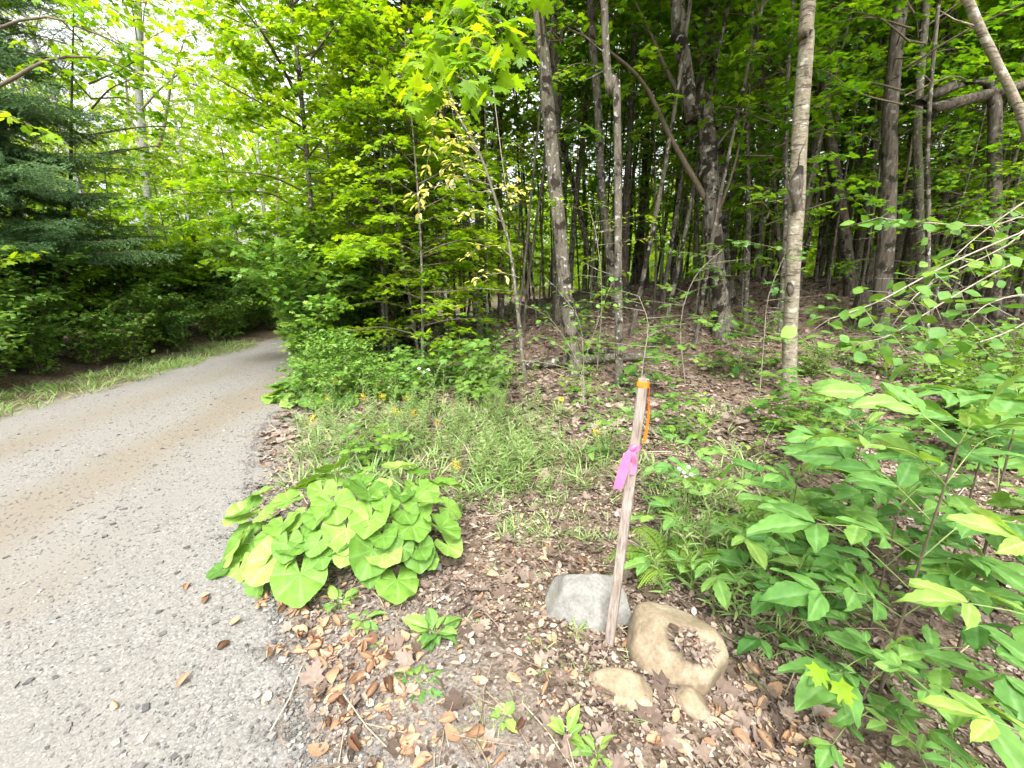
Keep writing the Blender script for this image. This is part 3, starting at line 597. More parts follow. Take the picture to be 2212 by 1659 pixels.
limbs_on(tT, bT, TT, 'pale', OV3, 'greytwig')
tree('birch_tree', 'thin white stemmed birch at the far bend of the road', [(601, 690), (600, 600), (598, 450), (600, 300)], 16, 'bark_birch', 9, 6, top=11, crown=(PALE[1], 7, 5))

def stub():
    b = G(160, 800); b = np.array([-7.0, 5.6, Hf(-7, 5.6)])
    t = thing('dead_stump', 'short broken grey stump leaning left in the shrubs of the left verge', 'stump', tuple(b))
    build('trunk', [tube(np.array([[0, 0, -.1], [-.12, 0, .3], [-.28, 0, .62], [-.30, 0, .66]]), [.075, .06, .05, .02], 8, .08)], M['greytwig'], t)
stub()

# ---- background trees (individuals, alike)
g = np.random.default_rng(21)
def ok(x, y, pts, dmin): return all((x - a) ** 2 + (y - b) ** 2 > dmin ** 2 for a, b in pts)
pts = [(q.location[0], q.location[1]) for q in C.objects if q.type == 'EMPTY']
cnt = 0; tries = 0
while cnt < 118 and tries < 9000:      # the wood behind
    tries += 1; y = 9.5 + 16 * g.random() ** .8; x = g.uniform(-.32, 1.35) * y
    if x < roadR(y) + 1.5 or not ok(x, y, pts, .75): continue
    pts.append((x, y)); cnt += 1; far = y > 17
    tp = FARP[g.integers(0, 3)] if far else POLE[g.integers(0, 4)]
    place(tp, 'slender tree deep in the shady wood, one of many crowded behind' if far else 'slim grey trunk in the shady middle of the wood', 'tree', (x, y, Hf(x, y) - .05), g.uniform(0, 6.28), g.uniform(.75, 1.1), 'crowded trees deep in the wood' if far else 'slim trees in the middle of the wood', (g.normal(0, .04), g.normal(0, .04)))
SLIM = [gen_tree('slim_tree', 180 + k, 11, r_, 4.5 + k, 20, 1.3, .13, MAPLE2, 'maple', bk, up=.5, tl=.8, ts=.3, ls=.11) for k, (r_, bk) in enumerate([(.035, 'bark_dark'), (.045, 'bark_mottle'), (.028, 'bark_thin')])]
cnt = tries = 0
while cnt < 125 and tries < 9000:
    tries += 1; y = 8 + 12 * g.random(); x = g.uniform(-.28, 1.35) * y
    if x < roadR(y) + 1.5 or not ok(x, y, pts, .5): continue
    pts.append((x, y)); cnt += 1
    place(SLIM[g.integers(0, 3)], 'very slim dark stem standing among the thicker trunks', 'tree', (x, y, Hf(x, y) - .05), g.uniform(0, 6.28), g.uniform(.75, 1.1), 'very slim stems in the wood', (g.normal(0, .07), g.normal(0, .07)))
cnt = tries = 0
while cnt < 60 and tries < 3000:       # understory
    tries += 1; y = 6.5 + 16 * g.random(); x = g.uniform(-.35, 1.4) * y
    if x < roadR(y) + 1.2 or not ok(x, y, pts, .7) or (y < 9.5 and -.2 < x / y < .9): continue
    pts.append((x, y)); cnt += 1
    e = x / y < 0
    place(EDGE[g.integers(0, 2)] if e else SAP[g.integers(0, 4)], 'bright leafy young maple at the sunny edge of the wood' if e else 'young maple with layered leaf sprays under the tall trees', 'tree', (x, y, Hf(x, y) - .03), g.uniform(0, 6.28), g.uniform(.7, 1.1), 'young maples at the sunny edge' if e else 'young maples under the tall trees', (g.normal(0, .05), g.normal(0, .05)))
for k, (x, y) in enumerate([(-3.3, 8.8), (-2.5, 8.3), (-2.9, 10.2), (-1.9, 9.6), (-3.9, 11.5), (-1.2, 10.6), (-2.2, 11.6)]):
    pts.append((x, y)); place(EDGE[1], 'bright young maple at the sunny edge of the wood', 'tree', (x, y, Hf(x, y) - .03), k * 1.3, .85 + .05 * (k % 3), 'young maples at the sunny edge', (0, -.04))
cnt = tries = 0
while cnt < 21 and tries < 3000:       # left bank behind the shrubs
    tries += 1; y = 3 + 28 * g.random(); x = roadL(y) - 2.4 - 13 * g.random()
    if x / y < -2.2 or not ok(x, y, pts, 1.1) or (y < 8.5 and x / y < -.75): continue
    pts.append((x, y)); cnt += 1; k = g.integers(0, 5)
    if y < 12 and k > 2: k = 0
    place([SAP[0], SAP[2], SAP[1], PALE[0], PALE[1]][k], 'young green tree crowding the left bank behind the shrubs' if k < 3 else 'taller light green tree at the back of the left bank', 'tree', (x, y, Hf(x, y) - .03), g.uniform(0, 6.28), g.uniform(.7, 1.0), 'young trees on the left bank' if k < 3 else 'tall trees on the left bank', (g.normal(0, .05), g.normal(0, .05)))
for k in range(9):                    # trees closing the view past the bend
    x = -17 + k * 1.9 + g.normal(0, .5); y = (17 if k < 4 else 21) + g.uniform(0, 9)
    if not ok(x, y, pts, .8): continue
    place([PALE[0], PALE[1], FARP[2]][k % 3], 'pale leafy tree closing the view beyond the bend of the road', 'tree', (x, y, Hf(x, y)), g.uniform(0, 6), g.uniform(.8, 1.15), 'trees beyond the bend of the road')

# ---- shrubs
BUSH += [EDGE[0], SAP[2], SAP[0], bush(204, 1.9, 13, MAPLE2, 'edge', .10, spread=.8)]
def row(n, fx, label, group, kinds, s0, s1, seed, cat='shrub'):
    g = np.random.default_rng(seed)
    for k in range(n):
        x, y = fx(k, g)
        place(BUSH[kinds[k % len(kinds)]], label, cat, (x, y, Hf(x, y) - .03), g.uniform(0, 6.28), g.uniform(s0, s1), group)
row(9, lambda k, g: (roadL([2.6, 3.4, 4.2, 9.5, 10.4, 11.3, 12.2, 13.2, 14.2][k]) - 2.2 - g.uniform(0, 1.4), [2.6, 3.4, 4.2, 9.5, 10.4, 11.3, 12.2, 13.2, 14.2][k]), 'leafy young maple with branches to the ground making the green wall left of the road', 'young maples walling the left of the road', (4, 5, 6), .55, .85, 36, 'tree')
row(19, lambda k, g: (roadL(3.2 + k * .62) - 1.1 - g.uniform(0, .7), 3.2 + k * .62 + g.normal(0, .2)), 'knee to waist high green shrub along the left verge of the road', 'front row of shrubs on the left verge', (2, 0, 3, 2), .6, 1.15, 31)
row(29, lambda k, g: (roadL(2.6 + k * .5) - 1.9 - g.uniform(0, 1.3), 2.6 + k * .5), 'tall green shrub in the second row behind the left verge', 'tall shrubs behind the left verge', (1, 3, 7, 1), .8, 1.3, 32)
row(16, lambda k, g: (roadR(7.2 + k * .4) + .0 + g.uniform(0, .9), 7.2 + k * .4 + g.normal(0, .2)), 'leafy shrub crowding the right edge of the road at the bend', 'shrubs at the right edge of the road', (1, 3, 0, 1), .8, 1.25, 33)
row(8, lambda k, g: (-3.0 + k * .15 + g.normal(0, .3), 5.6 + g.uniform(-.3, .7)), 'low green shrub at the foot of the wood behind the yellow flowers', 'low shrubs at the foot of the wood', (2, 2, 0, 2), .35, .6, 34)
row(10, lambda k, g: (4.5 + g.uniform(0, 5), 4.2 + g.uniform(0, 4)), 'sparse green shrub in the shade on the right of the wood', 'shrubs in the shade at the right', (2, 0), .5, .8, 35)
# ---- seedlings on the forest floor
g = np.random.default_rng(41); n = 0
while n < 120:
    y = 3.4 + 9 * g.random() ** 1.2; x = g.uniform(-.45, 1.35) * y
    if x < roadR(y) + .5 or (y < 6 and x < 1.2 and g.random() < .7): continue
    dens = .35 + .65 * (x / y < .25); 
    if y > 7 and g.random() > .45 * dens + .15: continue
    k = g.integers(0, 4); nearroad = x < .9
    place(SEED[k], ('small maple seedling with flat leaves low on the forest floor' if k in (0, 3) else 'small herb with paired oval leaves low on the forest floor') , 'seedling' if k in (0, 3) else 'plant', (x, y, Hf(x, y)), g.uniform(0, 6.28), g.uniform(.6, 1.2), 'maple seedlings on the forest floor' if k in (0, 3) else 'small herbs on the forest floor'); n += 1

g = np.random.default_rng(43)
for k in range(46):
    px = g.uniform(640, 1080); py = g.uniform(805, 890); p = G(px, py)
    place(SEED[[1, 3, 0, 3, 1][k % 5]], 'leafy plant in the green strip between the yellow flowers and the wood', 'plant', tuple(p), g.uniform(0, 6.28), g.uniform(.55, 1.15), 'leafy plants in the strip before the wood', (g.normal(0, .1), g.normal(0, .1)))
# ---- far wood closing the horizon (reads as one mass)
g = np.random.default_rng(51); N = 70000
th = g.uniform(-1.35, 1.25, N); rr = g.uniform(32, 58, N); x = rr * np.sin(th); y = rr * np.cos(th) * .95; z = g.uniform(0, 1, N) ** .8 * (4 * sm(-.1, -.35, th) + 7.2 + 1.6 * np.sin(th * 9) + 1.2 * np.sin(th * 23)) + H(x, y)
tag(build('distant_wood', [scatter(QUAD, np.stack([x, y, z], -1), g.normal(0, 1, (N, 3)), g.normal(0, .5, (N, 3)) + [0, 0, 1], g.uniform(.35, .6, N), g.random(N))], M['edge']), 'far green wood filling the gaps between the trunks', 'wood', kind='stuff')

# ------------------------------------------------------------------ forest floor litter, sticks, grass
def litter(n, seed, sizes, fxy, lift=.004, lo=0, hi=1, tpl=None):
    g = np.random.default_rng(seed); x, y = fxy(g, n)
    k = (x > roadR(y) - .05 + g.normal(0, .12, len(x))) & (x < 2.1 * y + 1.8) & (g.random(len(x)) < np.clip(.75 + .8 * np.sin(x * 2.3 + 1.7 * y) * np.sin(2.9 * y - x + .6) + .4 * np.sin(7 * x) * np.sin(6.1 * y), .22 + .45 * sm(1.6, 2.6, y), 1)); x, y = x[k], y[k]; n = len(x)
    z = H(x, y) + lift + .012 * g.random(n)
    nor = np.array([0, 0, 1]) + g.normal(0, .38, (n, 3)); tip = g.normal(0, 1, (n, 3)); tip[:, 2] *= .25
    return scatter(tpl or CURL, np.stack([x, y, z], -1), tip, nor, g.uniform(*sizes, n), lo + (hi - lo) * g.random(n))
CURL = (np.array([(0, 0, .05), (.3, .26, .12), (.35, 0, 0), (.3, -.26, .1), (.72, .24, .1), (.7, 0, -.02), (.72, -.24, .16), (1, .02, .12)]), np.array([(0, 2, 1, 1), (0, 3, 2, 2)][:0] + [(0, 2, 1), (0, 3, 2), (1, 2, 5), (1, 5, 4), (2, 3, 6), (2, 6, 5), (4, 5, 7), (5, 6, 7)]))
CR = fan([(1, 0), (.84, .10), (.80, .22), (.60, .19), (.76, .52), (.42, .33), (.28, .64), (.04, .34), (-.16, .34), (0, .04)], droop=-.35, ridge=-.02)
ch = [litter(2300, 66, (.05, .095), lambda g, n: (lambda y: (roadR(y) + (y * 1.9 + 1.2 - roadR(y)) * g.random(n), y))(.75 + 4 * g.random(n)), lo=.1, hi=.55, tpl=CR), litter(5000, 67, (.06, .11), lambda g, n: (lambda y: (roadR(y) + (y * 1.5 - roadR(y)) * g.random(n), y))(4 + 7 * g.random(n)), lo=.1, hi=.8, tpl=CR),
      litter(27000, 61, (.018, .05), lambda g, n: (lambda y: (roadR(y) + (y * 1.9 + 1.2 - roadR(y)) * g.random(n), y))(.75 + 3.6 * g.random(n) ** .8)),
      litter(60000, 64, (.007, .024), lambda g, n: (lambda y: (roadR(y) + (y * 1.9 + 1.2 - roadR(y)) * g.random(n), y))(.55 + 2.6 * g.random(n)), lo=0, hi=.8),
      litter(20000, 62, (.05, .10), lambda g, n: (lambda y: (roadR(y) + (y * 1.9 + 1.2 - roadR(y)) * g.random(n), y))(4 + 9 * g.random(n)), hi=.85),
      litter(9000, 63, (.08, .15), lambda g, n: (lambda y: (g.uniform(-.1, 1.3, n) * y, y))(11 + 12 * g.random(n)), hi=.8)]
tag(build('leaf_litter', ch, M['litter']), 'brown and grey dead leaf litter covering the ground of the wood', 'leaf litter', kind='stuff')
g = np.random.default_rng(65); ch = []
for k in range(520):
    y = .8 + 9 * g.random() ** 1.4; x = roadR(y) + (y * 1.3 - roadR(y)) * g.random(); L = g.uniform(.04, .22) * (1 + y * .25); a = g.uniform(0, 6.28)
    d = np.array([cos(a), sin(a), 0]) * L; p = np.array([x, y, Hf(x, y) + .012]); q = p + d; q[2] = Hf(q[0], q[1]) + .014 + abs(g.normal(0, .02)); m = (p + q) / 2 + g.normal(0, .04 * L, 3)
    ch.append(tube(np.array([p, m, q]), g.uniform(.0008, .0025) * (1 + y * .35), 4, r=g.random()))
tag(build('twig_litter', ch, M['stick']), 'thin dry sticks strewn through the leaf litter', 'twigs', kind='stuff')
def tufts(cs, seed, nb, L, spread, wd=.6):
    g = np.random.default_rng(seed); P, T_, N_, Sz = [], [], [], []
    for x, y, s in cs:
        n = int(nb * s); a = g.uniform(0, 6.28, n); r = spread * s * g.random(n) ** .7
        px, py = x + r * np.cos(a), y + r * np.sin(a)
        P.append(np.stack([px, py, H(px, py) - .005], -1)); d = np.stack([np.cos(a) * .6, np.sin(a) * .6, np.ones(n)], -1) + g.normal(0, .3, (n, 3)); d[:, 2] = np.abs(d[:, 2]) * .8 + .15
        T_.append(d); N_.append(np.stack([-np.cos(a), -np.sin(a), .6 * np.ones(n)], -1) + g.normal(0, .3, (n, 3))); Sz.append(L * g.uniform(.4, 1.2, n))
    P, T_, N_, Sz = map(np.concatenate, (P, T_, N_, Sz)); return scatter(BLADE, P, T_, N_, Sz, np.clip(g.normal(.45, .25, len(P)), 0, 1))
g = np.random.default_rng(71)
def cl(n, f): return [(*f(), g.uniform(.5, 1.3)) for _ in range(n)]
def gp(px0, px1, py0, py1):
    def f():
        p = G(g.uniform(px0, px1), g.uniform(py0, py1)); return p[0], p[1]
    return f
verge = lambda: (lambda y: (roadL(y) - g.uniform(0, 1.1), y))(1.5 + 9 * g.random())
ch = [tufts(cl(420, verge), 72, 22, .16, .14),
      tufts(cl(90, gp(1040, 1320, 960, 1180)), 73, 16, .11, .06), tufts(cl(60, gp(1200, 1640, 880, 1060)), 74, 22, .17, .08),
      tufts(cl(60, gp(1380, 1700, 1060, 1260)), 75, 20, .15, .07), tufts(cl(36, gp(1600, 1900, 1200, 1480)), 76, 20, .13, .08),
      tufts(cl(26, gp(980, 1500, 1150, 1640)), 77, 10, .07, .04), tufts(cl(160, gp(620, 1150, 880, 1080)), 78, 18, .2, .1)]
tag(build('grass', ch, M['grass']), 'thin green grass growing in tufts on the verges and bank', 'grass', kind='stuff')


# ------------------------------------------------------------------ logs
def log(pxa, pxb, Y0, rad, label, bark='bark_dark', name='fallen_log'):
    a = G(*pxa); b = G(*pxb); a[2] += rad * .8; b[2] += rad * .8
    t = thing(name, label, 'log', tuple(a)); Q = spline(np.array([a, (a + b) / 2 + [0, 0, rad * .2], b]), 10)
    build('trunk', [tube(Q, np.linspace(rad, rad * .7, 10), 9, .08, seed=abs(int(pxa[0])))], M[bark], t, a)
    return t
log((870, 742), (1050, 706), None, .17, 'dark rotting log lying at the foot of the mound, left of the leaning sapling')
log((1130, 800), (1400, 780), None, .10, 'pale fallen log lying behind the mottled leaning trunk', 'bark_maple')
log((1225, 772), (1325, 764), None, .07, 'shorter dark log lying just behind the pale fallen log', 'bark_dark')
log((1520, 795), (1650, 760), None, .022, 'thin grey fallen branch on the brown slope left of the pale birch', 'bark_thin', 'fallen_branch')
log((900, 690), (1000, 684), None, .05, 'thin log lying higher up the mound at the left', 'bark_dark')

# ------------------------------------------------------------------ rocks
def noise3(P, seed, f):
    g = np.random.default_rng(seed); o = np.zeros(len(P))
    for k in range(7):
        w_ = nrm(g.normal(0, 1, 3)) * f * g.uniform(.6, 1.8); o += np.sin(P @ w_ + g.uniform(0, 6.28)) / 3.5
    return o
def rock(name, label, c, size, rz, mat, seed, facets=9, nz=.05, rough=.9, sub=56, sharp=30., planes=()):
    """boulder: sphere cut by random planes, then weathered"""
    g = np.random.default_rng(seed); n = sub; th = np.linspace(0, pi, n // 2 + 1)[:, None]; ph = np.linspace(0, 2 * pi, n, endpoint=False)[None]
    d = np.stack([np.sin(th) * np.cos(ph), np.sin(th) * np.sin(ph), np.cos(th) * np.ones_like(ph)], -1).reshape(-1, 3)
    r = np.full(len(d), 1.0)
    pn = nrm(g.normal(0, 1, (facets, 3))); pd = g.uniform(.68, .92, facets)
    if len(planes): pn = np.concatenate([pn, nrm(np.array([q[:3] for q in planes], float))]); pd = np.concatenate([pd, [q[3] for q in planes]])
    for a, b in zip(pn, pd):
        q = d @ a; rr_ = np.where(q > .05, b / np.maximum(q, .05), 9); k = sharp; r = -np.log(np.exp(-k * r) + np.exp(-k * rr_)) / k
    V = d * r[:, None]; V = V * (1 + nz * noise3(V, seed, 4)[:, None] + nz * .35 * noise3(V, seed + 1, 13)[:, None] + .012 * noise3(V, seed + 2, 40)[:, None])
    V = V * np.array(size); cz, sz = cos(rz), sin(rz); V = np.stack([V[:, 0] * cz - V[:, 1] * sz, V[:, 0] * sz + V[:, 1] * cz, V[:, 2]], -1)
    m = n // 2; i = np.arange(m)[:, None] * n; j = np.arange(n)[None]; j2 = (j + 1) % n
    Fq = np.stack([i + j, i + n + j, i + n + j2, i + j2], -1).reshape(-1, 4)
    o = build(name, [(V, Fq, .5)], mat); o.location = c; tag(o, label, 'rock'); return o, V
def rockmat(name, c1, c2, c3, dark, vein=False):
    m, n, out = mk(name); L = n.links.new; tc = n.nodes.new('ShaderNodeTexCoord')
    a = nd(n, 'ShaderNodeTexNoise', Scale=7.0, Detail=8.0, Roughness=.65, Distortion=.4); L(tc.outputs['Object'], a.inputs['Vector'])
    r = ramp(n, [(.3, c1), (.5, c2), (.68, c3)], a.outputs['Fac'])
    b = nd(n, 'ShaderNodeTexNoise', Scale=70.0, Detail=5.0, Roughness=.7); L(tc.outputs['Object'], b.inputs['Vector'])
    r2 = ramp(n, [(.3, (.7, .7, .7)), (.7, (1.15, 1.15, 1.15))], b.outputs['Fac'])
    mm = nd(n, 'ShaderNodeMix', _data_type='RGBA', _blend_type='MULTIPLY'); mm.inputs[0].default_value = 1; L(r.outputs[0], mm.inputs[6]); L(r2.outputs[0], mm.inputs[7])
    s = nd(n, 'ShaderNodeTexNoise', Scale=4.0, Detail=6.0, Distortion=1.2); L(tc.outputs['Object'], s.inputs['Vector']); f = ramp(n, [(.60, (0, 0, 0)), (.66, (1, 1, 1))], s.outputs['Fac'])
    mx = nd(n, 'ShaderNodeMix', _data_type='RGBA'); L(f.outputs[0], mx.inputs[0]); L(mm.outputs[2], mx.inputs[6]); mx.inputs[7].default_value = (*dark, 1)
    p = nd(n, 'ShaderNodeBsdfPrincipled', Roughness=.85); p.inputs['Specular IOR Level'].default_value = .25; L(mx.outputs[2], p.inputs['Base Color'])
    bp = nd(n, 'ShaderNodeBump', Strength=.5, Distance=.012); L(a.outputs['Fac'], bp.inputs['Height']); bp2 = nd(n, 'ShaderNodeBump', Strength=.35, Distance=.004); L(b.outputs['Fac'], bp2.inputs['Height'])
    L(bp.outputs[0], bp2.inputs['Normal']); L(bp2.outputs[0], p.inputs['Normal']); L(p.outputs[0], out.inputs[0]); return m
RT = rockmat('tan_rock', (.13, .10, .065), (.215, .172, .115), (.30, .255, .185), (.15, .11, .07))
RG = rockmat('grey_rock', (.125, .122, .112), (.19, .185, .168), (.29, .28, .25), (.19, .16, .11))
def gnd(px, py, up=0): p = G(px, py); p[2] += up; return p
pc = gnd(1272, 1335, .04); rock('rock', 'grey angular rock behind the foot of the survey stake', (pc[0], pc[1] + .03, pc[2]), (.25, .18, .225), -.15, RG, 6, 3, .010, sharp=110., planes=((.45, -.25, 1, .74), (-.4, -.1, 1, .76), (.1, -.7, 1, .72), (-.25, -1, .45, .62), (-1, -.1, .5, .72), (.75, -.9, .5, .66), (1, .2, .25, .78), (.0, 1, .3, .7), (-.7, -.7, .9, .74)))
pc = gnd(1462, 1450, .07); bld, bV = rock('boulder', 'large rounded tan boulder with a clump of dead leaves on top', (pc[0], pc[1] + .05, pc[2]), (.23, .175, .185), -.65, RT, 33, 3, .025, sharp=22., planes=((-.5, -.3, 1, .72), (.3, -1, .25, .74), (-1, -.3, .2, .82), (.8, -.3, .9, .74), (1, -.2, -.1, .85), (-.2, -1, .9, .78))); bc = np.array(bld.location)
pc = gnd(1345, 1500, .005); rock('rock', 'flat tan rock half buried below the stake, left of the boulder', tuple(pc), (.145, .09, .075), -.3, RT, 21, 3, .02, sharp=80., planes=((.1, -.35, 1, .5), (-1, -.5, .3, .75), (.5, -1, .3, .7), (1, .1, .6, .72), (-.3, -1, .8, .68)))
pc = gnd(1495, 1525, .01); rock('rock', 'smallest tan rock tucked in front of the boulder', tuple(pc), (.07, .06, .055), -.6, RT, 23, 7)
pc = gnd(947, 1232, .01); rock('stone', 'fist sized grey stone beside the heart shaped leaves', tuple(pc), (.03, .025, .025), .2, RG, 25, 8, sub=20)
# debris on the boulder
g = np.random.default_rng(81); cand = bV[(bV[:, 2] > .03)] + bc
cen = bc + [.045, -.06, .125]; f_ = np.array([0, cos(PITCH), -sin(PITCH)]); u_ = np.array([0, sin(PITCH), cos(PITCH)]); cv3 = cand - [0, 0, EYE]; w3 = cv3 @ f_; qx = 1106 + F * cv3[:, 0] / w3; qy = 829.5 - F * (cv3 @ u_) / w3
k = ((((qx - 1497) * .8 + (qy - 1410) * .6) / 46) ** 2 + (((qy - 1410) * .8 - (qx - 1497) * .6) / 23) ** 2 < 1 + .5 * np.sin(qx * .31) * np.sin(qy * .27)) & (((cand - bc) / [.2, .17, .18] ** np.array([2, 2, 2]) * -cv3).sum(1) > 0); cand = cand[k]
if len(cand) < 5: cand = cen[None] + g.normal(0, .03, (40, 3))
p = cand[g.integers(0, len(cand), 190)] + g.normal(0, .006, (190, 3)) + [0, 0, .008] + g.random((190, 1)) * [0, -.012, .036]
tip = g.normal(0, 1, (190, 3)); tip[:, 2] *= .4
ch = [scatter(CURL, p, tip, np.array([0, 0, 1]) + g.normal(0, .4, (190, 3)), g.uniform(.015, .045, 190), .25 + .65 * g.random(190))]
for k in range(40):
    a = cand[g.integers(0, len(cand))] + [0, 0, .02]; ch.append(tube(np.array([a, a + g.normal(0, .03, 3) * [1, 1, .4]]), .001, 4, r=.6))
tag(build('dead_leaves', ch, M['litter']), 'clump of grey brown dead leaves and needles lying on the tan boulder', 'dead leaves', kind='stuff')
def cone(c, d, L, label):
    g = np.random.default_rng(int(c[0] * 999) % 97); d = nrm(d); V = []; P, T_, N_ = [], [], []
    for k in range(60):
        q = k / 60; a = k * 2.4; u_ = nrm(np.cross(d, [0, 0, 1.])); v_ = np.cross(d, u_); rad = u_ * cos(a) + v_ * sin(a); r = L * .22 * sin(pi * (.12 + .85 * q)) ** .7
        P.append(d * L * q + rad * r * .4); T_.append(rad + d * .55); N_.append(d - rad * .3)
    o = build('pine_cone', [scatter(lance(.5, 3), np.array(P), np.array(T_), np.array(N_), L * .24, .3), tube(np.array([d * 0, d * L * .5, d * L]), [L * .08, L * .14, L * .03], 6, r=.2)], M['stick']); o.location = c
    tag(o, label, 'pine cone')
cone(bc + [-.055, -.05, .165], [.3, -.5, .15], .05, 'small brown pine cone on top of the tan boulder')
cone(gnd(1298, 1498, .02), [.7, -.5, 0], .055, 'brown pine cone on the ground left of the flat tan rock')

# ------------------------------------------------------------------ survey stake with ribbons
sb = G(1316, 1392); sT = D(1391, 818, sb[1] + .06)
ax = sT - sb; Ls = np.linalg.norm(ax); ax = ax / Ls
st = thing('survey_stake', 'weathered grey wooden survey stake leaning right, tied with pink and orange tape', 'stake', tuple(sb))
rx = nrm(np.cross([0, 1, 0], ax)); ca, sa = cos(radians(-24)), sin(radians(-24)); fy = np.cross(ax, rx); ex = rx * ca + fy * sa; ey = np.cross(ax, ex)
hw = .020
def boxs(hx, hy, z0, z1, nz=14, bev=.003, jit=.0006, seed=1):
    g = np.random.default_rng(seed); prof = [(-hx + bev, -hy), (hx - bev, -hy), (hx, -hy + bev), (hx, hy - bev), (hx - bev, hy), (-hx + bev, hy), (-hx, hy - bev), (-hx, -hy + bev)]
    V = []; zs = np.linspace(z0, z1, nz)
    for z in zs:
        for a, b in prof: V.append(ex * (a + g.normal(0, jit)) + ey * (b + g.normal(0, jit)) + ax * z)
    V = np.array(V); i = np.arange(nz - 1)[:, None] * 8; j = np.arange(8)[None]; j2 = (j + 1) % 8
    Fq = np.stack([i + j, i + j2, i + 8 + j2, i + 8 + j], -1).reshape(-1, 4); cap = np.array([[(nz - 1) * 8 + k for k in range(8)]])
    return [(V, Fq, .5), (V.copy(), cap, .5)]
def woodmat():
    m, n, out = mk('weathered_wood'); L = n.links.new; tc = n.nodes.new('ShaderNodeTexCoord'); mp = n.nodes.new('ShaderNodeMapping'); L(tc.outputs['Object'], mp.inputs[0])
    mp.inputs['Rotation'].default_value = (0, -math.atan2(ax[0], ax[2]), 0); mp.inputs['Scale'].default_value = (1, 1, .06)
    a = nd(n, 'ShaderNodeTexNoise', Scale=130.0, Detail=6.0, Roughness=.7, Distortion=.6); L(mp.outputs[0], a.inputs['Vector'])
    r = ramp(n, [(.3, (.10, .086, .074)), (.48, (.22, .19, .165)), (.7, (.33, .30, .27))], a.outputs['Fac'])
    b = nd(n, 'ShaderNodeTexNoise', Scale=5.0, Detail=3.0); L(tc.outputs['Object'], b.inputs['Vector']); r2 = ramp(n, [(.35, (.78, .72, .67)), (.65, (1.1, 1.1, 1.1))], b.outputs['Fac'])
    mm = nd(n, 'ShaderNodeMix', _data_type='RGBA', _blend_type='MULTIPLY'); mm.inputs[0].default_value = 1; L(r.outputs[0], mm.inputs[6]); L(r2.outputs[0], mm.inputs[7])
    p = nd(n, 'ShaderNodeBsdfPrincipled', Roughness=.85); p.inputs['Specular IOR Level'].default_value = .2; L(mm.outputs[2], p.inputs['Base Color'])
    bp = nd(n, 'ShaderNodeBump', Strength=.5, Distance=.004); L(a.outputs['Fac'], bp.inputs['Height']); L(bp.outputs[0], p.inputs['Normal']); L(p.outputs[0], out.inputs[0]); return m
build('post', boxs(hw, hw, -.15, Ls), woodmat(), st, smooth=False)
def tapem(name, c): return plain(name, c, rough=.35, var=.12, scale=25, trans=.3)
OR = tapem('orange_tape', (.85, .22, .03)); PK = tapem('pink_tape', (.93, .18, .37))
def strip(P, wv, wd, th=.0012):
    """ribbon through P with half-width vectors wv"""
    P = spline(P, 16); W = spline(wv, 16) * wd; V = np.concatenate([P - W, P + W]); n = 16
    Fq = np.array([(i, i + 1, n + i + 1, n + i) for i in range(n - 1)]); nn = nrm(np.cross(np.gradient(P, axis=0), W))
    V2 = V + np.concatenate([nn, nn]) * th
    return [(V, Fq, .5), (V2, Fq[:, ::-1], .5)]
def wrap(z0, z1, k, seed): return [c for c in boxs(hw + k, hw + k, z0, z1, 5, .006, .0012, seed)[:1]]
band = wrap(Ls - .036, Ls - .012, .0018, 4) + wrap(Ls - .030, Ls - .008, .003, 5)
build('orange_tape_band', band, OR, st)
zo = Ls - .03; o0 = ex * (hw + .004) + ey * .004
build('orange_tape_tail', strip(np.array([o0 + ax * zo, o0 + ex * .004 + ax * (zo - .05), o0 + ex * .012 + [0, 0, 0] + ax * (zo - .13), o0 + ex * .010 + ax * (zo - .235)]), np.array([ey, ey, ey * .9 + ex * .3, ey * .8 + ex * .5]), .012), OR, st)
zp = Ls - .29
build('pink_ribbon_band', wrap(zp - .014, zp + .012, .002, 8), PK, st)
k0 = -ey * (hw + .004) - ex * .004
kn = [tube(np.array([k0 + ax * (zp - .012) - ex * .012, k0 - ey * .010 + ax * zp, k0 + ax * (zp + .012) + ex * .010]), [.006, .013, .006], 8, .12)]
build('pink_ribbon_knot', kn, PK, st)
dn = np.array([0, 0, -1.])
build('pink_ribbon_tail', strip(np.array([k0 + ax * zp, k0 + rx * -.02 - ey * .012 + ax * zp + dn * .03, k0 + rx * -.034 - ey * .012 + ax * zp + dn * .10, k0 + rx * -.052 - ey * .01 + ax * zp + dn * .185]), np.array([rx * .5, rx * .8 + ey * .2, rx, rx * .95 + ey * .25]), .021), PK, st)
build('pink_ribbon_tail', strip(np.array([k0 + ax * zp - ey * .006, k0 + rx * .004 - ey * .014 + ax * zp + dn * .03, k0 + rx * .012 - ey * .010 + ax * zp + dn * .07, k0 + rx * .006 - ey * .012 + ax * zp + dn * .115]), np.array([rx * .5, rx * .8 - ey * .4, rx * .7 - ey * .5, rx * .7]), .016), PK, st)
